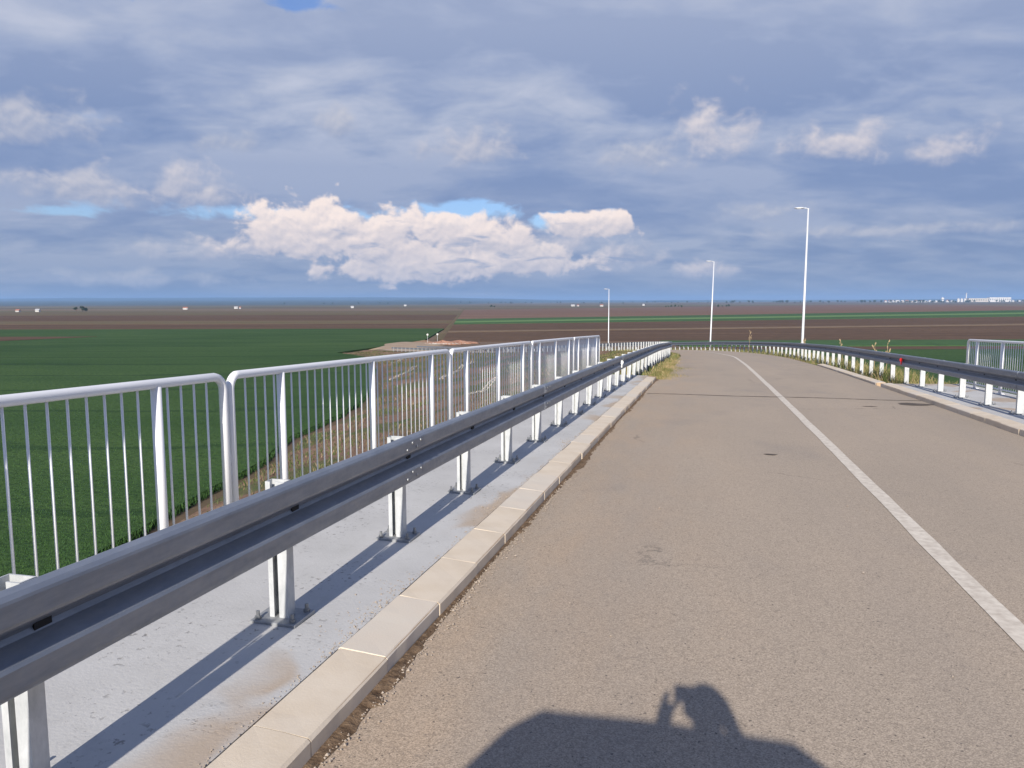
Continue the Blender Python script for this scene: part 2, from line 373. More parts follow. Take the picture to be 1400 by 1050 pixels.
# ------------------------------------------------------------------ road alignment
GROUND = -9.0
CLX, CY0, CR = 1.52, 42.0, 130.0
_s = np.array([-60, -30, -12, 0, 10, 17.5, 32, 44, 58, 72, 82, 95, 112, 144, 161, 176, 200, 240])
_z = np.array([.55, .45, .24, 0, -.255, -.475, -.95, -1.48, -2.15, -2.86, -3.44, -4.25, -5.35, -7.45, -8.3, -8.7, -8.8, -8.8])
_ss = np.arange(-60, 240, .5); _zz = np.interp(_ss, _s, _z)
_k = np.hanning(21); _k /= _k.sum()
_zs = np.convolve(np.pad(_zz, 10, mode='edge'), _k, mode='valid')
def rz(s): return float(np.interp(s, _ss, _zs))
def heading(s): return 0.0 if s < CY0 else (s - CY0) / CR          # turn to the left, radians
def P(s, off, dz=0.0):
    if s < CY0: return Vector((CLX + off, s, rz(s) + dz))
    a = (s - CY0) / CR
    return Vector((CLX - CR + (CR + off) * math.cos(a), CY0 + (CR + off) * math.sin(a), rz(s) + dz))
def frange(a, b, st):
    n = max(1, int(math.ceil((b - a) / st - 1e-6))); return [a + (b - a) * i / n for i in range(n + 1)]
HALF = 2.88
def survey(x, d):
    """point of the land survey (x right, d ahead of the viewpoint) in world axes"""
    a = R(CAM_AZ); return (x * math.cos(a) - d * math.sin(a), x * math.sin(a) + d * math.cos(a))

# ------------------------------------------------------------------ land
g = MB(); L = 26000
g.add([(-L, -L, GROUND), (L, -L, GROUND), (L, L, GROUND), (-L, L, GROUND)], [(0, 1, 2, 3)])
tag(g.build('ground', 'plain', fix=False), kind='structure')

def field(name, material, poly, h=.06):
    """one field: a sheet of crop or tilth standing h above the plain, with sides"""
    pts = [survey(*p) for p in poly]; n = len(pts); mb = MB()
    ar = sum(pts[i][0] * pts[(i + 1) % n][1] - pts[(i + 1) % n][0] * pts[i][1] for i in range(n))
    if ar < 0: pts = pts[::-1]
    mb.add([(x, y, GROUND + h) for x, y in pts] + [(x, y, GROUND - .1) for x, y in pts],
           [tuple(range(n))] + [(i, i + n, (i + 1) % n + n, (i + 1) % n) for i in range(n)])
    return tag(mb.build(name, material, fix=False), kind='structure')
def bx(d): return -.055 * d - 9.0          # field track between the left and the right farms
def row(y): return 10.6 * 1044.0 / y
# left of the track, from far to near
field('ploughed_field', 'plough_olive', [(bx(930) - 1, 930), (-1500, 1010), (-1500, 720), (bx(660) - 1, 660)], .10)
field('ploughed_field', 'plough_dark', [(bx(658) - 1, 658), (-1500, 718), (-1500, 470), (bx(452) - 1, 452)], .06)
field('ploughed_field', 'plough_olive', [(bx(451) - 1, 451), (-1500, 469), (-1500, 392), (bx(386) - 1, 386)], .08)
field('ploughed_field', 'plough_dark', [(bx(385) - 1, 385), (-1500, 391), (-1500, 315), (bx(303) - 1, 303)], .05)
field('stubble_field', 'stubble_dull', [(bx(1500) - 1, 1300), (-2600, 1500), (-2600, 1150), (bx(1000) - 1, 1050)], .05)
# right of the track
def band(name, material, a0, a1, b0, b1, h):
    """a strip whose near/far edges lie at a0/a1 by the track and b0/b1 at 380 m to the right; carried on beyond"""
    def at(d0, d1, x):
        u = (x - bx(d0)) / (300 - bx(d0)); return d0 + (d1 - d0) * u
    return field(name, material, [(bx(a0) + 1.2, a0), (1100, at(a0, b0, 1100)), (1100, at(a1, b1, 1100)), (bx(a1) + 1.2, a1)], h)
band('ploughed_field', 'plough_pink', 482, 1080, 690, 1500, .05)
band('wheat_field', 'wheat_far', 425, 480, 600, 688, .20)
band('wheat_field', 'wheat_light', 396, 424, 560, 599, .24)
band('wheat_field', 'wheat_far', 369, 395, 500, 559, .20)
band('ploughed_field', 'plough_dark', 284, 368, 372, 499, .05)
band('stubble_field', 'stubble_dull', 272, 283, 356, 371, .10)
band('ploughed_field', 'plough_dark', 205, 271, 214, 355, .05)
field('wheat_field', 'wheat_far', [(40, 206), (900, 214), (900, 180), (40, 180)], .2)
field('ploughed_field', 'plough_dark', [(45, 179), (900, 179), (900, 166), (45, 166)], .05)
field('wheat_field', 'wheat_green', [(45, 165), (700, 165), (700, 20), (52, 20), (40, 80)], .25)

# foot of the embankment on the inner side, as offset from the road axis
_fs = [20, 28, 57, 90, 115, 145, 165, 186]; _fo = [-24, -26, -32, -31, -30, -24, -17, -14]
def foot_off(s): return float(np.interp(s, _fs, _fo))
footL = [P(s, foot_off(s)) for s in frange(21, 182, 4)]
cornerL = Vector((CLX - 4.6, 21, 0))
fanL = []
for k in range(1, 8):                     # round the abutment corner
    a = R(180 + 90 * k / 8); q = cornerL + Vector((math.cos(a) * 18.5, math.sin(a) * 13.5, 0)); fanL.append(q)
# near wheat field on the left follows that foot
inv_a = R(CAM_AZ)
def to_survey(p): return (p.x * math.cos(inv_a) + p.y * math.sin(inv_a), -p.x * math.sin(inv_a) + p.y * math.cos(inv_a))
edge = [to_survey(p) for p in (list(reversed(fanL)) + footL)]
edge = [(x - .25 + random.uniform(-.2, .2), d) for x, d in edge]
poly = [(-8, -60)] + edge + [(bx(215) - 3, 205), (bx(300) - 1.2, 302), (-1500, 314), (-1500, -60)]
field('wheat_field', 'wheat_green', poly, .34)
field('ploughed_field', 'plough_dark', [(-128, 236), (-420, 236), (-420, 130), (-170, 172), (-150, 190)], .40)
# earth track between the farms and its ditch bank
mb = MB(); rows = []
for d in frange(215, 1500, 25):
    x = bx(d); rows.append([(*survey(x - 1.0 + random.uniform(-.3, .3), d), GROUND + .02), (*survey(x - .3, d), GROUND + .12), (*survey(x + .3, d), GROUND + .14), (*survey(x + 1.4 + random.uniform(-.3, .3), d), GROUND + .02)])
mb.grid(rows); tag(mb.build('field_track', 'plough_olive', fix=False), kind='structure')

# embankment: plateau under the road and side slopes down to the fields
def bank_noise(p, a):
    return a * (math.sin(p.x * .71 + p.y * .37) * .5 + math.sin(p.x * .23 - p.y * .53 + 1.3) * .6 + math.sin(p.x * 1.7 + p.y * 1.3) * .25)
top, foot = [], []
for s in frange(186, 21, 2) if False else list(reversed(frange(21, 186, 2))):
    h = rz(s) - GROUND; top.append(P(s, 4.7, -.05)); f = P(s, 5.5 + 1.9 * h); foot.append(Vector((f.x, f.y, GROUND - .15)))
cR = top[-1]; cL = P(21, -4.7, -.05); hh = rz(21) - GROUND
for k in range(1, 8):
    a = R(0 - 90 * k / 8); top.append(cR.copy()); foot.append(Vector((cR.x + math.cos(a) * 17, cR.y + math.sin(a) * 13.5, GROUND - .15)))
for k in range(0, 7):
    u = k / 6; q = cR.lerp(cL, u); top.append(q); foot.append(Vector((q.x, q.y - 13.5, GROUND - .15)))
for k in range(7, 0, -1):
    a = R(180 + 90 * k / 8); top.append(cL.copy()); foot.append(Vector((cornerL.x + math.cos(a) * 18.5, cornerL.y + math.sin(a) * 13.5, GROUND - .15)))
for s in frange(21, 186, 2):
    top.append(P(s, -4.7, -.05)); f = P(s, foot_off(s)); foot.append(Vector((f.x, f.y, GROUND - .15)))
rows = []; NS = 18
for tp, ft in zip(top, foot):
    r = []
    for k in range(NS + 1):
        u = k / NS; q = tp.lerp(ft, u); q.z = tp.z + (ft.z - tp.z) * (u ** .86)
        q.z += bank_noise(q, .22) * math.sin(math.pi * min(1, u * 1.05)) * (1 if (tp - ft).length > 6 else .3)
        r.append(q)
    rows.append(r)
mb = MB(); mb.grid(rows); nb = len(mb.v)
pl_rows = [[P(s, o, -.05) for o in (-4.7, -1.6, 1.6, 4.7)] for s in frange(21, 186, 2)]
mb.grid(pl_rows)
emb = tag(mb.build('embankment', 'embankment_soil', smooth=True, fix=False), kind='structure')
me = emb.data; bm = bmesh.new(); bm.from_mesh(me); bmesh.ops.recalc_face_normals(bm, faces=bm.faces[:])
for f in bm.faces:
    if f.normal.z < 0: f.normal_flip()
bm.to_mesh(me); bm.free()
def bank_point(s, u):
    tp = P(s, -4.7, -.05); f = P(s, foot_off(s)); ft = Vector((f.x, f.y, GROUND - .15)); q = tp.lerp(ft, u); q.z = tp.z + (ft.z - tp.z) * (u ** .86)
    q.z += bank_noise(q, .22) * math.sin(math.pi * min(1, u * 1.05)); return q

# turning place of bare earth at the end of the road
mb = MB(); rings = []
for k, (sc, zz) in enumerate([(0.02, -8.52), (.6, -8.54), (.86, -8.60), (1.0, -8.72), (1.5, -9.15)]):
    ring = []
    for i in range(36):
        a = 2 * math.pi * i / 36; w = 1 + .10 * math.sin(3 * a + 1) + .06 * math.sin(7 * a)
        ring.append((*survey(-25.5 + math.cos(a) * 6.5 * sc * w, 186 + math.sin(a) * 15 * sc * w), zz))
    rings.append(ring)
mb.loft(rings, caps=True); tag(mb.build('turning_place', 'dirt_road', smooth=True), kind='structure')

# ------------------------------------------------------------------ road surface and markings
OFFS = [-HALF, -1.4, 0.07, 1.5, HALF]
mb = MB(); mb.grid([[P(s, o) for o in OFFS] for s in frange(-14, 42, 2) + frange(42, 184, 2)[1:]])
road = tag(mb.build('road', 'asphalt', smooth=True, fix=False), kind='structure')
mb = MB(); rr_ = []
for s in frange(-12, 150, .5):
    w0, w1 = random.uniform(-.006, .006), random.uniform(-.006, .006)
    rr_.append([P(s, .015 + w0, .004), P(s, .145 + w1, .004)])
mb.grid(rr_); mb.build('centre_line', 'line_paint', road, fix=False)
# tar-filled joint where the deck ends, in four wavering lengths
mb = MB(); rws = []
for o in frange(-2.80, 2.86, .12):
    yy = 17.45 + .05 * math.sin(o * 2.1) + random.uniform(-.012, .012); w = random.uniform(.02, .042)
    rws.append([P(yy - w, o, .006), P(yy + w, o, .006)])
mb.grid(rws); mb.build('expansion_joint', 'tar', road, fix=False)
mb = MB()
for (cx_, cy_, rx_, ry_) in [(4.05, 16.6, .33, .28), (3.1, 15.9, .13, .06), (1.34 - .55, 9.6, .09, .05)]:
    n = 14; k0 = len(mb.v); c_ = P(cy_, cx_ - CLX, .005)
    ring = [P(cy_ + ry_ * math.sin(2 * math.pi * i / n) * random.uniform(.7, 1.2), cx_ - CLX + rx_ * math.cos(2 * math.pi * i / n) * random.uniform(.7, 1.2), .005) for i in range(n)]
    mb.add([c_] + ring, [(0, 1 + i, 1 + (i + 1) % n) for i in range(n)])
mb.build('tar_patch', 'tar', road, fix=False)

# ------------------------------------------------------------------ bridge deck, walkways, kerbs
def prism_y(sec, y0, y1, step=1.0):
    mb = MB(); mb.loft([[(x, y, rz(y) + z) for x, z in sec] for y in frange(y0, y1, step)]); return mb
deck = prism_y([(-3.20, -.35), (6.28, -.35), (5.6, -1.15), (-2.5, -1.15)], -14, 20.5).build('bridge_deck', 'concrete_side')
tag(deck, 'concrete bridge deck slab carrying the road and both walkways', 'bridge')
wl = prism_y([(-1.605, .098), (-3.26, .128), (-3.26, -.34), (-1.605, -.34)], -14, 22.4).build('walkway_left', 'concrete'); tag(wl, kind='structure')
wr = prism_y([(4.645, .098), (4.645, -.34), (6.34, -.34), (6.34, .128)], -14, 21.2).build('walkway_right', 'concrete'); tag(wr, kind='structure')
# kerb: a mortar bed with separate stones
def stone_mesh(i, side, ln):
    rnd = random.Random(100 + i); mb = MB(); e = lambda a: rnd.uniform(-a, a)
    x0, x1 = (0.0, -.240) if side < 0 else (0.0, .240)
    zo, zi = .088, .106
    l = ln - .007
    rows = []
    n = 6
    for k in range(n + 1):
        y = -l / 2 + l * k / n; b = .012
        rows.append([(x0, y, -.10), (x0 + e(.0015), y, zo - b), (x0 + (x1 - x0) * .05, y, zo + e(.0012)), (x0 + (x1 - x0) * .5, y, (zo + zi) / 2 + e(.0015)),
                     (x0 + (x1 - x0) * .97, y, zi + e(.0015)), (x1 + e(.003), y, zi - .008), (x1, y, -.10)])
    rows[0] = [(x, y + e(.0015), z) for x, y, z in rows[0]]; rows[-1] = [(x, y + e(.0015), z) for x, y, z in rows[-1]]
    mb.grid(rows); m_ = 7
    mb.f += [tuple(range(m_)), tuple(n * m_ + k for k in range(m_))[::-1]]
    return mb.mesh('kerb_stone', 'kerb_concrete' if i % 3 else 'kerb_concrete_b')
def kerb(name, side, edge_x, y0, y1, phase, drop=0.0):
    bx0, bx1 = (edge_x - .234, edge_x - .006) if side < 0 else (edge_x + .006, edge_x + .234)
    k = prism_y(([(bx0, -.2), (bx1, -.2), (bx1, .0845 - drop), (bx0, .102 - drop)] if side < 0 else [(bx0, -.2), (bx1, -.2), (bx1, .100 - drop), (bx0, .083 - drop)]), y0, y1).build(name, 'mortar'); tag(k, kind='structure')
    ln = .695; meshes = [stone_mesh(i, side, ln) for i in range(6)]
    y = phase + math.ceil((y0 - phase) / ln) * ln; i = 0
    while y + ln <= y1 + .05:
        yc = y + ln / 2; sl = math.atan2(rz(y + ln) - rz(y), ln)
        inst('kerb_stone', meshes[(i * 5 + i // 3) % 6], k, (edge_x + random.uniform(-.004, .004), yc, rz(yc) + random.uniform(-.0012, .0012) - drop), (sl, random.uniform(-.006, .006), random.uniform(-.004, .004)))
        y += ln; i += 1
    return k
kerb('kerb_left', -1, CLX - HALF, -6, 22.2, 2.353)
kerb('kerb_right', 1, CLX + HALF, 2, 21.4, 2.6)
kerb('kerb_verge', 1, CLX + HALF + .02, 22.0, 33.2, 2.6, .03)

# grit and dry dirt along the left kerb foot
m, t, b, co = nodemat('gutter_dirt', .97, .1)
n2 = t.noise(co, 22, 5, .7)
t.l.new(t.mix(t.mapr(n2, .35, .65), (.085, .055, .035), (.24, .165, .105)), b.inputs['Base Color']); add_bump(t, b, n2, .8, .02)
mb = MB(); rws = []
for y in frange(1.2, 23, .06):
    w = .018 + .045 * max(0, math.sin(y * .9) * .5 + .5) * (0.4 + .6 * random.random()) + .05 * max(0, math.sin(y * 2.3 + 1)) * random.random()
    rws.append([P(y, -HALF + .002, .016), P(y, -HALF + w * .5, .012), P(y, -HALF + w, .0025)])
mb.grid(rws); tag(mb.build('gutter_dirt', 'gutter_dirt', fix=False), 'thin line of dark dried dirt along the foot of the left kerb', 'dirt', kind='stuff')
def pebbles(name, pts, smin, smax, material):
    mb = MB()
    for p in pts:
        r = random.uniform(smin, smax) * (1 if random.random() < .9 else 1.7); a = random.uniform(0, 6.3)
        vs_ = [(r, 0, 0), (0, r * .8, 0), (-r * .9, 0, 0), (0, -r * .7, 0), (0, 0, r * .7), (0, 0, -r * .4)]
        vs_ = [(p[0] + x * math.cos(a) - y * math.sin(a), p[1] + x * math.sin(a) + y * math.cos(a), p[2] + z + r * .25) for x, y, z in vs_]
        mb.add(vs_, [(0, 1, 4), (1, 2, 4), (2, 3, 4), (3, 0, 4), (1, 0, 5), (2, 1, 5), (3, 2, 5), (0, 3, 5)])
    return mb.build(name, material, fix=False)
mat('pebble', (.24, .19, .145), .9, vary=(40, .9, (.42, .36, .30)), coords='Object')
pts = []
for _ in range(2600):
    y = random.uniform(1.5, 23) if random.random() < .5 else random.uniform(1.5, 8); o = -HALF + abs(random.gauss(0, .055)); pts.append(P(y, o, .004))
for _ in range(160): pts.append(P(random.uniform(2, 14), random.uniform(-2.6, 2.6), .001))
tag(pebbles('grit', pts, .0025, .008, 'pebble'), 'loose grit and small pebbles scattered beside the left kerb', 'grit', kind='stuff')
pts = []
for _ in range(900):
    y = random.uniform(1.5, 16); x = -1.605 - abs(random.gauss(0, .02)); pts.append((x, y, rz(y) + .100))
for cy in (3.55, 5.9, 9.3):
    for _ in range(160): x = -1.62 - abs(random.gauss(0, .07)); y = random.gauss(cy, .28); pts.append((x, y, rz(y) + .098 + (-1.605 - x) * .018))
tag(pebbles('crumbled_mortar', pts, .002, .006, 'pebble'), 'crumbs of mortar in the joint between walkway and left kerb', 'grit', kind='stuff')

# ------------------------------------------------------------------ guardrails
WPROF = [(.012, .148), (.034, .155), (.068, .151), (.081, .138), (.083, .128), (.083, .066), (.078, .054), (.014, .016), (.004, 0.0),
         (.014, -.016), (.078, -.054), (.083, -.066), (.083, -.128), (.081, -.138), (.068, -.151), (.034, -.155), (.012, -.148)]
BACK, POSTC = 3.483, 3.5525                     # offsets of the beam's back and of the post centres from the road axis
PST = 1.485; POST0 = 3.298; RAILC = .675      # beam centre above the road surface
def beam_mesh(side, s0, s1, proud):
    """side -1 left (face to the right), +1 right; face offset measured from the post"""
    base = BACK; th = .004; rows = []
    stn = [s0, s1] if s1 < CY0 - 1 else frange(s0, s1, 1.2)
    if s1 < CY0 - 1: stn = frange(s0, s1, 2.3)
    for s in stn:
        ring = []
        for (u, z) in WPROF: ring.append(P(s, side * (base - u - proud), RAILC + z))
        for (u, z) in reversed(WPROF): ring.append(P(s, side * (base - u - proud + th), RAILC + z * .985))
        rows.append(ring)
    mb = MB(); mb.loft(rows); return mb
# post: folded C section, opening toward the oncoming side
def post_mesh(side, ht, turn):
    w, d, th = .105, .062, .006
    # outline in (x across, y along); lips at y=-d
    o = [(-w / 2, 0), (w / 2, 0), (w / 2, -d), (w / 2 - .052, -d), (w / 2 - .052, -d + th), (w / 2 - th, -d + th), (w / 2 - th, -th), (-w / 2 + th, -th),
         (-w / 2 + th, -d + th), (-w / 2 + .026, -d + th), (-w / 2 + .026, -d), (-w / 2, -d)]
    if turn: o = [(-x, -y - d) for x, y in o]
    mb = MB(); mb.loft([[(x, y + d / 2, z) for x, y in o] for z in (0, ht)])
    return mb.mesh('post', 'zinc_post')
def plate_mesh():
    mb = MB(); mb.box(-.125, .125, -.10, .10, 0, .016); return mb.mesh('base_plate', 'zinc_plate', bevel=.002)
def bolt_mesh():
    mb = MB(); n = 6
    mb.loft([[(math.cos(k * math.pi / 3) * .016, math.sin(k * math.pi / 3) * .016, z) for k in range(n)] for z in (0, .016)])
    mb.loft([[(math.cos(k * math.pi / 3) * .009, math.sin(k * math.pi / 3) * .009, z) for k in range(n)] for z in (.016, .042)])
    return mb.mesh('anchor_bolt', 'bolt_steel')
def button_mesh():
    mb = MB(); n = 8
    mb.loft([[(-z, math.cos(k * math.pi / 4) * r, math.sin(k * math.pi / 4) * r) for k in range(n)] for z, r in ((0, .012), (.003, .011), (.006, .006))])
    return mb.mesh('bolt_head', 'bolt_steel')
plate_me, bolt_me, button_me = plate_mesh(), bolt_mesh(), button_mesh()
def slot_me():
    mb = MB(); mb.box(-.005, .005, -.032, .032, -.011, .011); return mb.mesh('bolt_slot', 'dark_slot')
slot_mesh = slot_me()
mb = MB(); mb.box(-.005, .005, -.028, .028, -.05, .05); spacer_mesh = mb.mesh('spacer', 'zinc_plate')
def deck_z(side, off):
    return .098 + (abs(off) - (HALF + .245)) * .03 / 1.655
def guardrail(side, s_start, s_end, plates_to, label):
    root = empty('guardrail', P(s_start, side * 3.6)); tag(root, label, 'guardrail', 'guardrails along the road edges')
    inv_ = Matrix.Translation(-root.location)
    n0 = math.floor((s_start - POST0) / PST); pm_deck = post_mesh(side, .69, side > 0); pm_soil = post_mesh(side, 1.29, side > 0)
    s = POST0 + n0 * PST + (0 if side < 0 else .55)
    posts = []
    while s < s_end:
        if s >= s_start:
            off = side * POSTC
            on_deck = s < plates_to
            if on_deck:
                base = P(s, off, deck_z(side, off) + .016)
                po = inst('post', pm_deck, root, base - root.location, (0, 0, heading(s)))
                pl_ = inst('base_plate', plate_me, po, (0, 0, -.016))
                for (bx_, by_) in ((-.095, -.07), (.095, -.07), (.095, .07), (-.095, .07)):
                    inst('anchor_bolt', bolt_me, pl_ if False else po, (bx_, by_, 0), (0, 0, random.uniform(0, 1)))
            else:
                base = P(s, off, -.48)
                po = inst('post', pm_soil, root, base - root.location, (R(random.uniform(-1, 1)), R(random.uniform(-.8, .8)), heading(s) + R(random.uniform(-3, 3))))
            if s < 60:
                sp_ = inst('spacer', spacer_mesh, po, Matrix.Rotation(-heading(s), 3, 'Z') @ (P(s, side * (BACK + .006), RAILC) - base), (0, 0, 0))
                q = P(s + .01, side * (BACK - .012), RAILC) - base
                inst('bolt_slot', slot_mesh, po, Matrix.Rotation(-heading(s), 3, 'Z') @ q)
            posts.append(s)
        s += PST
    # beams, three post spacings long, each lapped over the next
    first = POST0 + PST - .235 + (0 if side < 0 else .55)
    k = math.floor((s_start - first) / (3 * PST)); a = first + k * 3 * PST; i = 0
    while a < s_end - 1:
        b_ = min(a + 3 * PST + .30, s_end)
        mb = beam_mesh(side, a, b_, .0045 if i % 2 else 0.0)
        mb.v = [tuple(Vector(v) - root.location) for v in mb.v]
        bo = mb.build('beam', 'zinc_rail', root)
        if a < 45:
            for ds in (.05, .14, .22, .29) if side < 0 else (.06, .24):
                for zz in (.098 + (.018 if ds in (.14, .29) else -.018), -.098 + (.018 if ds in (.14, .29) else -.018)):
                    q = P(a + ds, side * (BACK - .083 - .005), RAILC + zz) - root.location
                    inst('bolt_head', button_me, bo, q, (0, 0, math.pi if side < 0 else 0))
        a += 3 * PST; i += 1
    return root
gl = guardrail(-1, -9.0, 178, 22.3, 'grey galvanised guardrail bolted along the walkway with the railing and weed-free kerb, curving left beyond')
gr = guardrail(1, 2.0, 178, 21.2, 'grey galvanised guardrail along the outer road edge in front of the three lamp posts')
gl['label'] = 'grey guardrail beside the solid kerb, its posts casting shadows on the long walkway'
gr['label'] = 'grey guardrail along the outer road edge, in front of the three lamp posts'
def reflector(root, s, side, material):
    mb = MB(); n = 10
    mb.loft([[(u, math.cos(2 * math.pi * k / n) * .045, math.sin(2 * math.pi * k / n) * .05) for k in range(n)] for u in (0, .02)])
    mb.box(-.002, .004, -.012, .012, -.12, .0)
    o = mb.build('reflector', material, root); o.location = P(s, side * (BACK - .095), RAILC + .02) - root.location; o.rotation_euler = (0, 0, math.pi if side < 0 else 0)
    o.rotation_euler.z += R(-55) if side < 0 else R(55)
    o['label'] = 'small round red reflector' if material == 'red_reflector' else 'small round white reflector'
reflector(gl, 17.6, -1, 'white_reflector'); reflector(gr, 21.6, 1, 'red_reflector')

# ------------------------------------------------------------------ white railing panels
bal_h = 1.03
bm_ = MB(); bm_.tube([(0, 0, 0), (0, 0, bal_h)], .0068, 8); bal_me = bm_.mesh('baluster', 'white_enamel', smooth=True)
def railing_panel(x, y0, y1, top, side, label, group):
    """x across, between y0 and y1 along the bridge; top height above the road"""
    root = empty('railing_panel', (x, (y0 + y1) / 2, rz((y0 + y1) / 2) + .12)); tag(root, label, 'railing', group)
    O = root.location
    def Z(y): return rz(y) + top
    def loc(p): return Vector(p) - O
    r = .028; rc = .09; pts = []
    zb = .32
    pts.append(loc((x, y0 + r, rz(y0) + zb))); pts.append(loc((x, y0 + r, Z(y0) - r - rc)))
    for k in range(1, 6):
        a = R(90 * k / 6); pts.append(loc((x, y0 + r + rc - rc * math.cos(a), Z(y0) - r - rc + rc * math.sin(a))))
    for y in frange(y0 + r + rc, y1 - r - rc, 1.0): pts.append(loc((x, y, Z(y) - r)))
    for k in range(1, 6):
        a = R(90 * k / 6); pts.append(loc((x, y1 - r - rc + rc * math.sin(a), Z(y1) - r - rc + rc * math.cos(a))))
    pts.append(loc((x, y1 - r, Z(y1) - r - rc))); pts.append(loc((x, y1 - r, rz(y1) + zb)))
    mb = MB(); mb.tube(pts, r, 14); mb.build('frame', 'white_enamel', root, smooth=True)
    mb = MB(); mb.tube([loc((x, y, rz(y) + .22)) for y in frange(y0 + r, y1 - r, 1.1)], .02, 10); mb.build('bottom_rail', 'white_enamel', root, smooth=True)
    L_ = y1 - y0; posts = [y0 + .65, y0 + L_ / 2, y1 - .65]
    for yp in posts:
        hgt = Z(yp) - 2 * r + .012 - (rz(yp) + .13); mb = MB()
        # round post turned a little oval toward the top, with foot plate
        mb.tube([(0, 0, 0), (0, 0, hgt)], .030, 14)
        po = mb.build('post', 'white_enamel', root, smooth=True); po.location = loc((x, yp, rz(yp) + .13))
        f = MB(); f.box(-.07, .07, -.07, .07, 0, .012); fo = f.build('foot_plate', 'white_enamel', po, bevel=.002); fo.location = (0, 0, -.004)
    n = int(round((L_ - .16) / .1205))
    for i in range(1, n):
        y = y0 + .08 + (L_ - .16) * i / n
        if min(abs(y - q) for q in posts) < .05: continue
        inst('baluster', bal_me, root, loc((x, y, rz(y) + .225)), scale=(1, 1, (top - .225 - 2 * r + .01) / bal_h))
    for (ye, sg) in ((y0, 1), (y1, -1)):         # sleeve bracket hanging from each end of the frame
        mb = MB(); zc_ = rz(ye) + .62; ya = ye + sg * .03
        mb.tube([loc((x, ya - sg * .028, zc_ + .10)), loc((x, ya - sg * .028, zc_ + .06)), loc((x, ya - sg * .052, zc_ - .02)), loc((x, ya - sg * .028, zc_ - .08))], .009, 6)
        mb.build('bracket', 'white_enamel', root)
    return root
XL, TOPL = -3.03, 1.265
PL = 4.48; J0 = 4.345
names = {0: 'white tubular railing panel between the walkway and the wheat field, overlapping the bank foot', 1: 'white railing panel whose bars stand before the brown weedy bank',
         2: 'white railing panel, second before the one where the railing stops', 3: 'white railing panel that ends the row beside the grassy verge'}
for k in range(-2, 4):
    a = J0 + k * PL + .008; b_ = J0 + (k + 1) * PL - .008
    lab = {-2: 'white railing panel standing level with the parked van', -1: 'white railing panel whose bars stand wholly before the green wheat field',
           0: 'white railing panel with the foot of the brown bank crossing behind its bars', 1: 'white railing panel next after the one crossed by the bank foot',
           2: 'white railing panel last but one before the grassy verge', 3: 'white railing panel ending the long row at the grassy verge'}[k]
    railing_panel(XL, a, b_, TOPL, -1, lab, 'white railing panels along the long walkway')
for k in range(3):
    b_ = 20.45 - k * PL; a = b_ - PL + .016
    lab = ['white railing panel beyond the outer guardrail, at the open end of the short row', 'white railing panel beyond the outer guardrail, second from the open end', 'white railing panel beyond the outer guardrail, third from the open end'][k]
    railing_panel(6.09, a, b_, TOPL, 1, lab, 'white railing panels beyond the outer guardrail')

# ------------------------------------------------------------------ lamp posts
def lamp(s, lean, label):
    base = P(s, 4.4, -.25); root = empty('street_lamp', base, (0, R(lean), heading(s))); tag(root, label, 'street lamp', 'street lamps behind the outer guardrail')
    Ht = 9.15
    mb = MB(); mb.tube([(0, 0, 0), (0, 0, .9), (0, 0, Ht)], [.085, .08, .045], 14); mb.build('pole', 'lamp_grey', root, smooth=True)
    mb = MB(); mb.box(-.17, .17, -.17, .17, .12, .27); mb.build('footing', 'concrete_side', root, bevel=.02)
    mb = MB(); mb.tube([(.05, 0, Ht - .06), (-.12, 0, Ht + .0), (-.30, 0, Ht + .015)], .028, 10); mb.build('arm', 'lamp_grey', root, smooth=True)
    hd = MB(); prof = [(-.26, .05, .035), (-.32, .09, .05), (-.45, .13, .055), (-.68, .12, .04), (-.80, .07, .02)]
    hd.loft([[(x, math.cos(2 * math.pi * k / 12) * w, Ht + .02 + math.sin(2 * math.pi * k / 12) * h) for k in range(12)] for x, w, h in prof])
    ho = hd.build('lamp_head', 'lamp_grey', root, smooth=True)
    ln = MB(); ln.box(-.66, -.42, -.08, .08, Ht - .045, Ht - .028); ln.build('lens', 'lens_glass', ho)
lamp(49.4, .35, 'tall grey street lamp standing beside the outer guardrail where the kerb stones end')
lamp(79.4, 1.2, 'slightly leaning grey street lamp, the middle one along the bend')
lamp(113.5, -.1, 'slim grey street lamp farthest round the bend')

# ------------------------------------------------------------------ drains down the bank
mb = MB(); prof = [(-.24, .10), (-.17, .10), (-.10, -.06), (.10, -.06), (.17, .10), (.24, .10), (.24, -.14), (-.24, -.14)]
mb.loft([[(x, y, z) for x, z in prof] for y in (0, .985)]); channel_me = mb.mesh('channel_piece', 'kerb_concrete')
def drain(s0, u0, s1, u1, label):
    """concrete channel pieces laid obliquely down the bank"""
    root = empty('drain_channel', bank_point(s0, u0)); tag(root, label, 'drain', 'concrete drains across the weedy bank')
    n = max(3, int((bank_point(s0, u0) - bank_point(s1, u1)).length))
    for i in range(n):
        a = bank_point(s0 + (s1 - s0) * i / n, u0 + (u1 - u0) * i / n); b_ = bank_point(s0 + (s1 - s0) * (i + 1) / n, u0 + (u1 - u0) * (i + 1) / n); d = (b_ - a).normalized()
        sx = d.cross(Vector((0, 0, 1))).normalized(); up = sx.cross(d)
        o = bpy.data.objects.new('channel_piece', channel_me); link(o, root)
        M = Matrix.Identity(4); M.col[0][:3] = sx; M.col[1][:3] = d; M.col[2][:3] = up; M.translation = a - root.location + up * random.uniform(-.06, .05)
        o.matrix_local = M
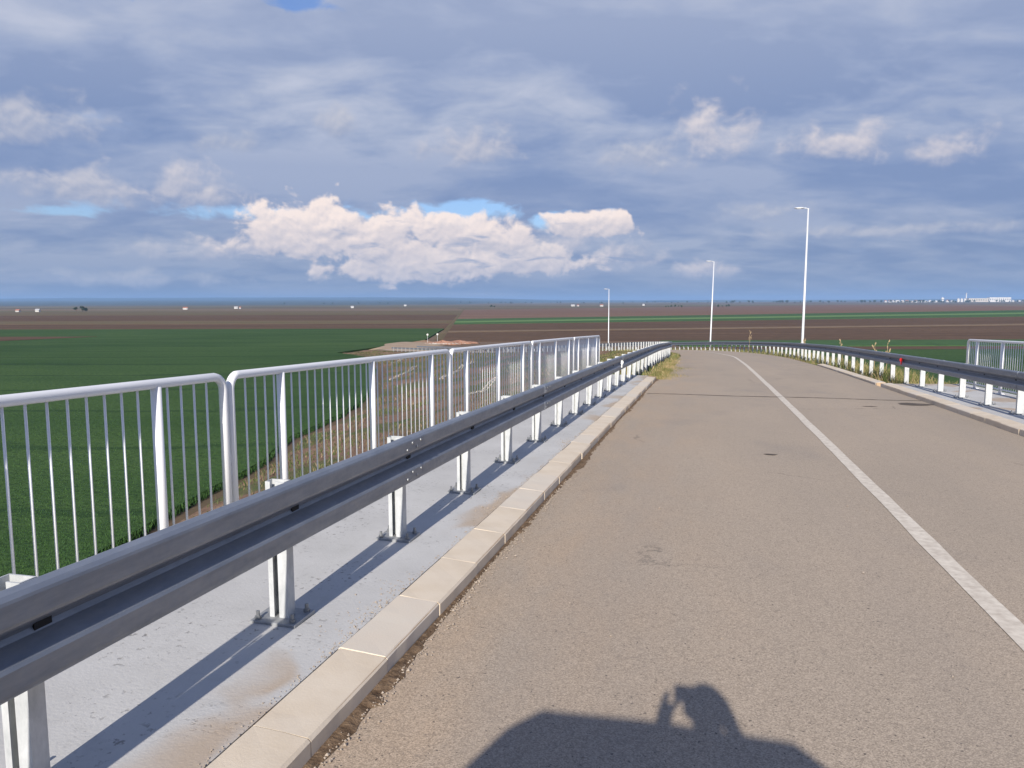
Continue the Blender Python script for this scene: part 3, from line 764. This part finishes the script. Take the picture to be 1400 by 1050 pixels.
for (s0, u0, s1, u1, lab) in [(86, .46, 67, .54, 'pale concrete drain on the bank, nearest to the bridge end'), (131, .28, 102, .68, 'pale concrete drain running obliquely down the middle of the bank'),
                              (139, .66, 114, .90, 'pale concrete drain low on the bank, second from the turning place'), (158, .52, 148, .80, 'short pale concrete drain on the bank just below the turning place')]:
    drain(s0, u0, s1, u1, lab)

# ------------------------------------------------------------------ end of the road: signs and heaped red soil
def sign(x, d, label):
    px_, py_ = survey(x, d); root = empty('road_sign', (px_, py_, -8.75), (0, 0, R(CAM_AZ + 8))); tag(root, label, 'sign', 'signs at the end of the road')
    mb = MB(); mb.tube([(0, 0, 0), (0, 0, 2.5)], .04, 8); mb.build('pole', 'lamp_grey', root)
    mb = MB(); n = 18; mb.loft([[(math.cos(2 * math.pi * k / n) * .24, y, 2.25 + math.sin(2 * math.pi * k / n) * .24) for k in range(n)] for y in (-.075, -.05)])
    mb.build('sign_plate', 'wall_white', root)
sign(-21.3, 193, 'pale round sign on a pole at the turning place, beside the green wheat')
sign(-19.0, 195, 'pale round sign on a pole beside the heaped red soil')
def heap(x, d, rx, ry, h, material, label, seed):
    rnd = random.Random(seed); px_, py_ = survey(x, d); mb = MB(); rings = []
    ph = [rnd.uniform(0, 6) for _ in range(6)]
    for k in range(7):
        u = k / 6; ring = []
        for i in range(28):
            a = 2 * math.pi * i / 28; w = 1 + .18 * math.sin(2 * a + ph[0]) + .12 * math.sin(5 * a + ph[1])
            rr = (1 - u) * w; z = h * (u ** .8) * (1 + .25 * math.sin(3 * a + ph[2] + u * 4)) - .25 * (k == 0)
            ring.append((math.cos(a) * rx * max(rr, .02), math.sin(a) * ry * max(rr, .02), z + rnd.uniform(-.04, .04)))
        rings.append(ring)
    mb.loft(rings); o = mb.build('soil_heap', material, smooth=True); o.location = (px_, py_, -8.75); o.rotation_euler = (0, 0, R(CAM_AZ)); tag(o, label, 'soil heap', 'heaps of red soil at the end of the road')
heap(-17.5, 191, 4.5, 1.6, .75, 'red_soil', 'low heap of red soil in front of the signs', 1)
heap(-13.5, 196, 5.0, 1.8, .6, 'red_soil', 'long low ridge of red soil running out toward the ploughed land', 2)
heap(-22.5, 198, 3.5, 1.6, .5, 'embankment_soil', 'flat heap of brown soil behind the signs', 3)
pts = []
for _ in range(140): q = survey(random.gauss(-17, 2.2), random.gauss(188.5, 1.0)); pts.append((q[0], q[1], -8.62))
tag(pebbles('rubble', pts, .06, .2, 'rubble'), 'pale broken stones strewn before the red soil heaps', 'rubble', kind='stuff')

# ------------------------------------------------------------------ grass, weeds and crop edges
def blades(name, samples, hmin, hmax, w, material, label, cat, parent=None, bend=.5, tintf=None):
    vs_, fs, tint = [], [], []
    for p in samples:
        h = random.uniform(hmin, hmax) * (p[3] if len(p) > 3 else 1); a = random.uniform(0, 6.283); ca, sa = math.cos(a), math.sin(a)
        ww = w * random.uniform(.6, 1.3); b_ = random.uniform(-bend, bend) * h; b2 = random.uniform(-bend, bend) * h
        k = len(vs_); x, y, z = p[0], p[1], p[2] - .02
        vs_ += [(x - ca * ww, y - sa * ww, z), (x + ca * ww, y + sa * ww, z), (x + b_ * .4 + ca * ww * .7, y + b2 * .4 + sa * ww * .7, z + h * .6),
                (x + b_ * .4 - ca * ww * .7, y + b2 * .4 - sa * ww * .7, z + h * .6), (x + b_, y + b2, z + h)]
        fs += [(k, k + 1, k + 2, k + 3), (k + 3, k + 2, k + 4)]
        tv = tintf(p) if tintf else random.random(); tint += [tv] * 5
    me = bpy.data.meshes.new(name); me.from_pydata(vs_, [], fs); at = me.attributes.new('tint', 'FLOAT', 'POINT'); at.data.foreach_set('value', tint)
    me.materials.append(MATS[material]); o = link(bpy.data.objects.new(name, me), parent); tag(o, label, cat, kind='stuff'); return o
def clump(x, y): return .5 + .5 * math.sin(x * 1.9 + 1.3 * math.sin(y * .8)) * math.sin(y * 1.25 + .7 * math.sin(x * 2.1))
sm = []
for _ in range(40000):                      # grassy verge inside the bend
    s = 22.4 + 60 * random.random() ** 1.5; o = -random.uniform(2.95, 9.5)
    if s < 22.6 and o > -3.3: continue
    if random.random() > .25 + .75 * clump(o * 1.0, s * .6): continue
    q = P(s, o, -.05) if o > -4.7 else bank_point(s, min(.9, (-o - 4.7) / max(1, -foot_off(s) - 4.7)))
    sm.append((q.x, q.y, q.z, .6 + .8 * clump(s, o)))
blades('verge_grass', sm, .06, .22, .009, 'grass_blade', 'green and straw coloured grass on the verge inside the bend', 'grass')
sm = []
for _ in range(9000):                        # tuft of grass and dry stalks creeping onto the road at the kerb end
    s = 22.2 + abs(random.gauss(0, 6.5)); o = -HALF + .05 + min(.62, abs(random.gauss(0, .25)) + .10) * (1.0 if s < 30 else .5) * (1.3 * clump(s * .7, 2) + .25)
    q = P(s, o - random.random() * .5, -.005); sm.append((q.x, q.y, q.z, 1.0 if o < -2.6 else .55))
blades('kerb_end_grass', sm, .03, .13, .006, 'dry_blade', 'yellowish tuft of grass spilling onto the asphalt past the kerb end', 'grass', bend=.9, tintf=lambda p: min(1, max(0, random.gauss(.12 + .5 * clump(p[0] * 2.3, p[1] * .9), .22))))
sm = []
for _ in range(34000):                       # dry verge outside the bend
    s = 21.2 + 110 * random.random() ** 1.6; o = random.uniform(2.95 if s > 33 else 3.2, 5.6)
    if random.random() > .2 + .8 * clump(o, s * .45): continue
    q = P(s, o, -.05 if o < 4.7 else -.05 - (o - 4.7) * .5); sm.append((q.x, q.y, q.z, (.45 if o < 3.3 else 1) * (.6 + .9 * clump(s * .5, o))))
blades('outer_verge_grass', sm, .10, .36, .007, 'grass_blade', 'dry yellow and green weeds round the posts of the outer guardrail', 'grass', bend=.6)
sm = []
for _ in range(46000):                       # weeds on the bank
    s = 21 + 160 * random.random() ** 1.4; u = random.uniform(.02, .98); q = bank_point(s, u)
    c_ = .5 + .5 * math.sin(q.x * .33 + 1.2 * math.sin(q.y * .21)) * math.sin(q.y * .27 + .9 * math.sin(q.x * .37))
    if random.random() > .12 + 1.1 * max(0, c_ - .35): continue
    sm.append((q.x, q.y, q.z, .5 + c_))
blades('bank_weeds', sm, .10, .34, .028, 'weed_blade', 'low weeds and dead stems scattered over the brown bank', 'weeds', bend=.8)
sm = []
epts = [Vector((*survey(*e), 0)) for e in edge]
for i in range(len(epts) - 1):                # thick margin of the wheat against the bank
    a, b_ = epts[i], epts[i + 1]; dd = (b_ - a); nn = Vector((-dd.y, dd.x, 0)).normalized()
    for _ in range(int(dd.length * (190 if i < 20 else 60))):
        q = a.lerp(b_, random.random()) + nn * random.uniform(-.25, 1.2); sm.append((q.x, q.y, GROUND + .02, 1.25))
for _ in range(90000):                        # standing blades over the nearest part of the field
    d = 24 + 70 * random.random() ** 1.5; x = random.uniform(-.72 * d, -8); q = survey(x, d)
    sm.append((q[0], q[1], GROUND + .25, .55))
keep = []
for p in sm:
    xs, ds = to_survey(Vector(p[:3])); ex = np.interp(ds, [e[1] for e in edge[7:]], [e[0] for e in edge[7:]]) if ds > edge[7][1] else -14
    if xs < ex + .3: keep.append(p)
blades('wheat_blades', keep, .22, .40, .016, 'wheat_blade', 'standing blades of young green wheat below the long walkway', 'wheat', bend=.4)
mat('straw', (.36, .27, .16), .9)
def stalk(s, o, h, label, seed):
    rnd = random.Random(seed); base = P(s, o, -.08); mb = MB(); top_ = Vector((rnd.uniform(-.15, .15) * h, rnd.uniform(-.1, .1) * h, h))
    mb.tube([(0, 0, 0), top_ * .5 + Vector((.03, 0, 0)), top_], [.012, .009, .004], 5)
    for k in range(9):
        u = rnd.uniform(.35, .95); a = rnd.uniform(0, 6.3); p = top_ * u; l = h * .3 * (1.1 - u) + .08
        q = p + Vector((math.cos(a) * l * .5, math.sin(a) * l * .5, l * .9)); mb.tube([p, q], [.006, .003], 4)
        for _ in range(3):
            j = p.lerp(q, rnd.uniform(.5, 1)); mb.add([j + Vector((.02, 0, 0)), j + Vector((0, .02, .03)), j + Vector((-.02, 0, .01)), j + Vector((0, 0, .06))], [(0, 1, 3), (1, 2, 3), (2, 0, 3), (0, 2, 1)])
    o_ = mb.build('dry_weed', 'straw'); o_.location = base; tag(o_, label, 'weed', 'tall dry weeds by the outer guardrail')
stalk(62, 3.3, 1.75, 'tallest dry weed stalk, standing in front of the guardrail between two lamps', 5)
stalk(48, 4.2, 1.1, 'dry weed stalk behind the guardrail close to the big lamp post', 6)
stalk(50.5, 4.6, 1.15, 'dry weed stalk just past the big lamp post', 7)
stalk(36, 4.3, 1.1, 'pair of thin dry weeds rising above the guardrail before the green strip', 8)
stalk(30, 4.4, 1.05, 'reddish dry weed rising above the guardrail near the kerb stones', 9)
stalk(28.6, 4.5, 1.1, 'bushy dry weed above the guardrail near the red reflector', 10)

# ------------------------------------------------------------------ far country
mb = MB(); rows = []
for d, zr_, zl in [(2400, -9.4, -9.6), (3300, -6.5, -12), (5200, 1.0, -14), (8000, 8, -16), (9500, 5, -20), (9600, -30, -30)]:
    r = []
    for i in range(61):
        u = i / 60; ang = -1.0 + 2.0 * u; z = zl + (zr_ - zl) * u; x = math.tan(ang * .98) * d
        r.append((*survey(x, d), z + (1.2 * math.sin(i * 1.7 + d * .01) if d > 3000 else 0)))
    rows.append(r)
mb.grid(rows); tag(mb.build('far_plain', 'plain', smooth=True, fix=False), kind='structure')
mb = MB(); rows = [[], [], [], [], []]
pxs = [-1500, -700, -300, 0, 120, 250, 380, 520, 600, 680, 760, 900, 1100, 1400, 1800, 2600]; hh_ = [92, 94, 86, 80, 90, 92, 86, 90, 80, 58, 36, 26, 28, 32, 36, 40]
for pxx in range(-1500, 2601, 25):
    D = 12500; x = (pxx - 700) / 1044; h = float(np.interp(pxx, pxs, hh_)) + 2.5 * math.sin(pxx * .021) + 1.3 * math.sin(pxx * .063 + 1)
    near = float(np.interp(pxx, [600, 900], [3300, 9000]))
    rows[0].append((*survey(x * near, near), -9.8)); rows[1].append((*survey(x * (near + 900), near + 900), -5 + 1.5 * math.sin(pxx * .11)))
    rows[2].append((*survey(x * 9600, 9600), h * .42 + 3 * math.sin(pxx * .034))); rows[3].append((*survey(x * D, D), h)); rows[4].append((*survey(x * 14300, 14300), -20))
mb.grid(rows); tag(mb.build('hills', 'hill_wood', smooth=True, fix=False), kind='structure')
def ground_far(d): return float(np.interp(d, [0, 2400, 3300, 5200, 8000], [GROUND, GROUND, -7.2, -2, 3]))
def px2x(p, d): return (p - 700) / 1044 * d
def house(p, d, w, dp, h, wallm, roofm, label, group, windows=2, kind='house', cat='house', gable=True, rot=0):
    x, y = survey(px2x(p, d), d); root = empty(kind, (x, y, ground_far(d) - .1), (0, 0, R(CAM_AZ + rot))); tag(root, label, cat, group)
    mb = MB(); mb.box(-w / 2, w / 2, -dp / 2, dp / 2, 0, h); mb.build('wall', wallm, root)
    rf = MB(); e = .4
    if gable:
        rh = dp * .32; rf.add([(-w / 2 - e, -dp / 2 - e, h), (w / 2 + e, -dp / 2 - e, h), (w / 2 + e, dp / 2 + e, h), (-w / 2 - e, dp / 2 + e, h), (-w / 2 - e, 0, h + rh), (w / 2 + e, 0, h + rh)],
               [(0, 1, 5, 4), (2, 3, 4, 5), (0, 4, 3), (1, 2, 5), (0, 3, 2, 1)])
    else: rf.box(-w / 2 - .2, w / 2 + .2, -dp / 2 - .2, dp / 2 + .2, h, h + .4)
    rf.build('roof', roofm, root)
    for i in range(windows):
        cx_ = -w / 2 + w * (i + .5) / windows; mb = MB(); mb.box(cx_ - w / windows * .16, cx_ + w / windows * .16, -dp / 2 - .06, -dp / 2 + .05, h * .35, h * .75); mb.build('window', 'window_dark', root)
    return root
gp = 'small white farm buildings beyond the ploughed land'
for (p, d, w, h, lab) in [(28, 960, 5, 2.6, 'tiny pale shed by the dark trees beyond the ploughed land'), (55, 960, 5.5, 3.2, 'small bright white farmhouse near the dark trees'),
                          (256, 1250, 9, 3.6, 'white farmhouse alone on the plain before the blue hills'), (325, 1400, 8, 3.6, 'low white farmhouse at the foot of the blue hills'), (330.5, 1400, 4, 2.8, 'small white shed against the low white farmhouse'),
                          (483, 1500, 7, 3.4, 'white farmhouse beyond the far end of the olive field'), (555, 2200, 9, 4, 'pale farmhouse with trees under the sinking end of the hills'),
                          (783, 1900, 11, 4, 'pale farm shed beyond the pink ploughed field'), (790, 1900, 6, 3.4, 'small pale house against the farm shed'), (822, 1800, 9, 4.5, 'white house just beside the farthest street lamp'), (879, 2100, 7, 4.5, 'white house standing alone between two far lamps')]:
    house(p, d, w * .75, 5, h * .75, 'wall_white', 'roof_grey' if (int(p) % 2) else 'roof_red', lab, gp, 2, 'farmhouse', 'farmhouse', True, 10)
gp2 = 'white houses of the far village'
rv = random.Random(4)
for i, p in enumerate([1208, 1214, 1219, 1224, 1231, 1237, 1243, 1249, 1255, 1262, 1268, 1276, 1292, 1298, 1374, 1381, 1389, 1396]):
    d = 4300 + rv.uniform(-250, 300)
    house(p, d, rv.uniform(11, 20), 10, rv.uniform(6, 10), rv.choice(['wall_white', 'wall_white', 'wall_cream']), rv.choice(['roof_red', 'roof_grey']), 'white village house far off on the skyline', gp2, 3, 'house', 'house')
house(1344, 4300, 205, 30, 20, 'wall_cream', 'roof_grey', 'long pale factory hall on the skyline beside the silos', None, 16, 'factory_hall', 'factory', False)
house(1362, 4290, 120, 26, 25, 'wall_white', 'roof_grey', 'taller white factory hall rising behind the long pale one', None, 10, 'factory_hall', 'factory', False)
def silo(p, d, r, h, label):
    x, y = survey(px2x(p, d), d); root = empty('grain_silo', (x, y, ground_far(d) - .1)); tag(root, label, 'silo', 'pale silos of the far factory')
    mb = MB(); n = 16; mb.loft([[(math.cos(2 * math.pi * k / n) * r, math.sin(2 * math.pi * k / n) * r, z) for k in range(n)] for z in (0, h)]); mb.build('tank', 'wall_white', root, smooth=False)
    mb = MB(); mb.loft([[(math.cos(2 * math.pi * k / n) * q, math.sin(2 * math.pi * k / n) * q, z) for k in range(n)] for q, z in ((r + .2, h), (.5, h + r * .6))]); mb.build('cone_roof', 'roof_grey', root)
for p in (1307, 1311.5, 1316): silo(p, 4200, 6.5, 18, 'pale round grain silo beside the factory hall on the skyline')
x, y = survey(px2x(1317.5, 4350), 4350); root = empty('chimney_tower', (x, y, -5)); tag(root, 'thin pale tower rising above the silos on the skyline', 'tower')
mb = MB(); mb.tube([(0, 0, 0), (0, 0, 48)], [3.2, 2.4], 12); mb.build('shaft', 'wall_white', root); mb = MB(); mb.tube([(0, 0, 48), (0, 0, 51)], 3.4, 12); mb.build('cap', 'wall_cream', root)
x, y = survey(px2x(1285.5, 4400), 4400); root = empty('water_tower', (x, y, -5)); tag(root, 'white domed tower standing among the village houses', 'tower')
mb = MB(); mb.tube([(0, 0, 0), (0, 0, 14)], 6, 12); mb.build('shaft', 'wall_white', root)
mb = MB(); n = 14; mb.loft([[(math.cos(2 * math.pi * k / n) * r, math.sin(2 * math.pi * k / n) * r, z) for k in range(n)] for r, z in ((7, 14), (9, 18), (7, 24), (1, 28))]); mb.build('dome', 'wall_white', root, smooth=True)
# far trees: trunk and a crown of many leaf faces
def tree_meshes(seed, h, r):
    rnd = random.Random(seed); mb = MB(); mb.tube([(0, 0, 0), (.1, 0, h * .35), (0, .1, h * .6)], [.28, .2, .08], 6)
    for _ in range(5):
        a = rnd.uniform(0, 6.3); mb.tube([(0, 0, h * rnd.uniform(.3, .5)), (math.cos(a) * r * .6, math.sin(a) * r * .6, h * rnd.uniform(.55, .8))], [.1, .04], 5)
    tr = mb.mesh('trunk', 'bark'); cr = MB()
    lobes = [(rnd.uniform(-.5, .5) * r, rnd.uniform(-.5, .5) * r, h * rnd.uniform(.42, .85), r * rnd.uniform(.35, .6)) for _ in range(9)]
    for _ in range(420):
        lx, ly, lz, lr = rnd.choice(lobes); v = Vector((rnd.gauss(0, 1), rnd.gauss(0, 1), rnd.gauss(0, .8))).normalized() * lr * rnd.uniform(.6, 1.05); p = Vector((lx, ly, lz)) + v
        a = Vector((rnd.gauss(0, 1), rnd.gauss(0, 1), rnd.gauss(0, 1))).normalized() * .42; b_ = a.cross(Vector((rnd.gauss(0, 1), rnd.gauss(0, 1), rnd.gauss(0, 1)))).normalized() * .34
        cr.add([p - a, p + b_, p + a, p - b_], [(0, 1, 2, 3)])
    return tr, cr.mesh('crown', 'leaf_dark', fix=False)
tm = [tree_meshes(s, 7.0, 2.8) for s in (1, 2, 3)]
def tree(p, d, k, label, group, i):
    x, y = survey(px2x(p, d), d); root = empty('tree', (x, y, ground_far(d) - .1), (0, 0, i * 1.3)); root.scale = (k * 1.15, k * 1.15, k); tag(root, label, 'tree', group)
    inst('trunk', tm[i % 3][0], root); inst('crown', tm[i % 3][1], root)
i = 0
for (p, d, k, lab) in [(107, 940, .9, 'dark round tree beside the small white farmhouse'), (116, 950, 1.05, 'dark tree, the taller of the clump near the farmhouse'), (121, 955, .8, 'low dark tree at the clump end'), (252, 1255, .5, 'small tree at the wall of the lone white farmhouse'),
                       (672, 1500, .8, 'dark tree on the skyline beyond the field track'), (676, 1500, .6, 'bushy small tree beyond the field track')]:
    tree(p, d, k, lab, 'dark trees on the plain', i); i += 1
for p in (913, 917, 922, 927, 931, 981, 986, 992, 995, 910): tree(p, 1350 + (i % 5) * 30, .55 + .12 * (i % 3), 'low green bush far off beyond the pink ploughed land', 'far bushes beyond the pink land', i); i += 1
rv = random.Random(11)
for k in range(110):
    p = rv.uniform(985, 1405); d = rv.uniform(3300, 4100); tree(p, d, rv.uniform(1.0, 2.0), 'dark tree in the long tree line below the far village', 'trees of the far village', i); i += 1
for k in range(40):
    p = rv.uniform(380, 985); d = rv.uniform(3300, 4800); tree(p, d, rv.uniform(.8, 1.5), 'dark tree in the thin far row under the blue hills', 'trees under the hills', i); i += 1

# ------------------------------------------------------------------ the photographer and the van behind the viewpoint (they cast the shadow on the road)
mat('skin', (.55, .36, .27), .6); mat('jacket', (.05, .06, .09), .85); mat('jeans', (.06, .08, .14), .9); mat('shoe', (.04, .035, .03), .7); mat('hair', (.05, .035, .025), .8); mat('phone_black', (.02, .02, .022), .25)
ZP = rz(-.35)
person = empty('person', (.165, -.28, ZP)); tag(person, 'person in dark jacket and jeans holding up a phone beside the van', 'person')
J = {'pel': ((0, 0, .96), .135), 'wai': ((0, .0, 1.10), .125), 'che': ((0, -.01, 1.28), .145), 'nk0': ((0, -.01, 1.43), .075), 'nk': ((0, .01, 1.49), .055), 'chin': ((0, .045, 1.545), .062), 'head': ((0, .03, 1.615), .088), 'top': ((0, .02, 1.675), .075),
     'nose': ((0, .118, 1.595), .014),
     'shL': ((-.17, -.01, 1.405), .066), 'elL': ((-.27, .12, 1.22), .048), 'wrL': ((-.185, .275, 1.475), .031), 'paL': ((-.165, .325, 1.535), .033),
     'shR': ((.17, -.01, 1.405), .066), 'elR': ((.30, .10, 1.25), .048), 'wrR': ((.105, .275, 1.475), .031), 'paR': ((.065, .325, 1.535), .033),
     'hiL': ((-.095, 0, .90), .098), 'knL': ((-.11, .03, .50), .064), 'anL': ((-.115, -.02, .09), .045), 'toL': ((-.14, .14, .045), .042),
     'hiR': ((.095, 0, .90), .098), 'knR': ((.11, .03, .50), .064), 'anR': ((.115, -.02, .09), .045), 'toR': ((.14, .14, .045), .042)}
for k_ in list(J):
    (jx, jy, jz), jr = J[k_]
    if k_[:2] in ('wr', 'pa'): J[k_] = ((jx, jy - .08, jz), jr)
    elif k_[:2] == 'el': J[k_] = ((jx * 1.12, jy - .05, jz * 1.04), jr)
    else: J[k_] = ((jx, jy, jz * 1.028), jr)
E_ = [('pel', 'wai'), ('wai', 'che'), ('che', 'nk0'), ('nk0', 'nk'), ('nk', 'chin'), ('chin', 'head'), ('head', 'top'), ('head', 'nose'), ('che', 'shL'), ('shL', 'elL'), ('elL', 'wrL'), ('wrL', 'paL'), ('che', 'shR'), ('shR', 'elR'), ('elR', 'wrR'), ('wrR', 'paR'),
      ('pel', 'hiL'), ('hiL', 'knL'), ('knL', 'anL'), ('anL', 'toL'), ('pel', 'hiR'), ('hiR', 'knR'), ('knR', 'anR'), ('anR', 'toR')]
for sd_, pc in (('L', Vector(J['paL'][0])), ('R', Vector(J['paR'][0]))):      # five fingers on each hand, closing on the phone edge
    sg = -1 if sd_ == 'L' else 1
    for fi, (fx, fz, ln) in enumerate([(-.010, .035, .052), (.012, .030, .056), (.030, .018, .052), (.040, .0, .042)]):
        b0 = pc + Vector((sg * .018, .004, fz)); j1 = b0 + Vector((sg * (-.004) , .022, .010 + fx * .2)); j2 = j1 + Vector((-sg * .022, .010, ln * .30 - fi * .012))
        J[f'f{sd_}{fi}a'] = (tuple(b0), .009); J[f'f{sd_}{fi}b'] = (tuple(j1), .0085); J[f'f{sd_}{fi}c'] = (tuple(j2), .0075)
        E_ += [(f'pa{sd_}', f'f{sd_}{fi}a'), (f'f{sd_}{fi}a', f'f{sd_}{fi}b'), (f'f{sd_}{fi}b', f'f{sd_}{fi}c')]
    J[f't{sd_}a'] = (tuple(pc + Vector((-sg * .024, -.012, .018))), .0105); J[f't{sd_}b'] = (tuple(pc + Vector((-sg * .046, -.006, .040))), .009)
    E_ += [(f'pa{sd_}', f't{sd_}a'), (f't{sd_}a', f't{sd_}b')]
keys = list(J); me = bpy.data.meshes.new('body'); me.from_pydata([J[k][0] for k in keys], [(keys.index(a), keys.index(b_)) for a, b_ in E_], [])
body = link(bpy.data.objects.new('body', me), person)
sk = body.modifiers.new('skin', 'SKIN'); me.skin_vertices.new() if not me.skin_vertices else None
for k, v in zip(keys, me.skin_vertices[0].data):
    r = J[k][1]; v.radius = (r, r)
    if k in ('che', 'wai', 'pel'): v.radius = (r * 1.2, r * .8)
me.skin_vertices[0].data[0].use_root = True
sk.use_smooth_shade = True
sub = body.modifiers.new('sub', 'SUBSURF'); sub.levels = 1; sub.render_levels = 1
dg = bpy.context.evaluated_depsgraph_get(); nm = bpy.data.meshes.new_from_object(body.evaluated_get(dg)); body.modifiers.clear(); body.data = nm
nm.materials.clear()
for k in ('skin', 'jacket', 'jeans', 'shoe'): nm.materials.append(MATS[k])
for f in nm.polygons:
    c_ = f.center; i_ = 0
    if c_.z < .12: i_ = 3
    elif c_.z < .98: i_ = 2
    elif c_.z < 1.50 and not (c_.y > .20): i_ = 1
    f.material_index = i_; f.use_smooth = True
mb = MB(); n = 16; rings = []
for k in range(7):
    th = R(8 + 84 * k / 6); rings.append([(math.sin(th) * .094 * math.cos(2 * math.pi * j / n), .012 + math.sin(th) * .108 * math.sin(2 * math.pi * j / n) - .012 * k / 6, 1.673 + math.cos(th) * .105) for j in range(n)])
mb.loft(rings); mb.build('hair', 'hair', person, smooth=True)
phone = MB(); phone.box(.025, .195, -.016, -.008, -.039, .039); ph_ = phone.build('phone', 'phone_black', bevel=.003); ph_.location = (0, 0, 1.6)
tag(ph_, 'black smartphone held level in both hands of the standing person', 'phone')

mat('van_paint', (.55, .57, .60), .3, .3); mat('tyre', (.02, .02, .02), .9); mat('rim', (.45, .46, .48), .4, .7); mat('van_glass', (.03, .035, .04), .08); mat('tail_red', (.45, .02, .02), .2); mat('van_black', (.03, .03, .032), .6)
van = empty('van', (.01, -2.93, rz(-2.85))); tag(van, 'silver small van parked on the bridge road with its tail toward the bend', 'van')
def vsec(y, hw, roof, belt, sill=.22, tumble=.84):
    rw = hw * tumble * .78
    return [(-hw * .93, y, sill), (-hw, y, .45), (-hw, y, belt), (-hw * .90, y, belt + (roof - belt) * .55), (-rw - .05, y, roof - .10), (-rw + .06, y, roof - .015), (0, y, roof), (rw - .06, y, roof - .015), (rw + .05, y, roof - .10), (hw * .90, y, belt + (roof - belt) * .55), (hw, y, belt), (hw, y, .45), (hw * .93, y, sill)]
secs = [vsec(2.22, .80, 1.70, 1.0, .30), vsec(2.20, .84, 1.79, 1.02), vsec(2.0, .86, 1.815, 1.02), vsec(1.2, .88, 1.83, 1.02), vsec(.0, .88, 1.83, 1.02), vsec(-.5, .88, 1.78, 1.02), vsec(-.9, .87, 1.52, 1.02), vsec(-1.25, .86, 1.12, .98), vsec(-1.9, .82, .98, .86), vsec(-2.1, .74, .80, .66, .28)]
mb = MB(); mb.loft(secs); mb.build('body', 'van_paint', van, smooth=False)
mb = MB(); mb.box(-.60, .60, 2.206, 2.226, 1.10, 1.58); mb.build('rear_window', 'van_glass', van)
mb = MB(); mb.box(-.82, .82, 2.18, 2.30, .32, .55); mb.build('rear_bumper', 'van_black', van, bevel=.02)
for sx in (-1, 1):
    mb = MB(); mb.box(sx * .74 - .06, sx * .74 + .06, 2.19, 2.245, .75, 1.25); mb.build('tail_light', 'tail_red', van)
    mb = MB(); mb.add([(sx * .852, 1.9, 1.08), (sx * .852, -.4, 1.08), (sx * .80, -.3, 1.45), (sx * .80, 1.9, 1.45)], [(0, 1, 2, 3)]); mb.add([(sx * .88, 1.9, 1.08), (sx * .88, -.4, 1.08), (sx * .81, -.3, 1.45), (sx * .81, 1.9, 1.45)], [(0, 1, 2, 3)]); mb.build('side_window', 'van_glass', van)
    for yy in (1.35, -1.35):
        w = MB(); n = 24; w.loft([[(x, yy + math.cos(2 * math.pi * k / n) * r, .31 + math.sin(2 * math.pi * k / n) * r) for k in range(n)] for x, r in ((sx * .70, .26), (sx * .70, .31), (sx * .885, .31), (sx * .89, .22))]); wo = w.build('wheel', 'tyre', van, smooth=False)
        w = MB(); w.loft([[(x, yy + math.cos(2 * math.pi * k / n) * r, .31 + math.sin(2 * math.pi * k / n) * r) for k in range(n)] for x, r in ((sx * .86, .21), (sx * .893, .20), (sx * .875, .06))]); w.build('rim', 'rim', wo)

# ------------------------------------------------------------------ haze over the plain
mb = MB(); HZ = 15500
mb.box(-HZ, HZ, -HZ, HZ, GROUND - 40, 95); hz_ = mb.build('haze', 'plain'); tag(hz_, 'thin blue haze lying over the plain', 'haze', kind='stuff')
hm = bpy.data.materials.new('haze_air'); hm.use_nodes = True; ht = NT(hm.node_tree); ht.n.clear()
ho = ht.node('ShaderNodeOutputMaterial'); pv = ht.node('ShaderNodeVolumePrincipled'); ht.l.new(pv.outputs[0], ho.inputs['Volume'])
pv.inputs['Color'].default_value = (.34, .57, .96, 1); pv.inputs['Density'].default_value = 0.95e-4; pv.inputs['Anisotropy'].default_value = 0.0
hz_.data.materials.clear(); hz_.data.materials.append(hm)
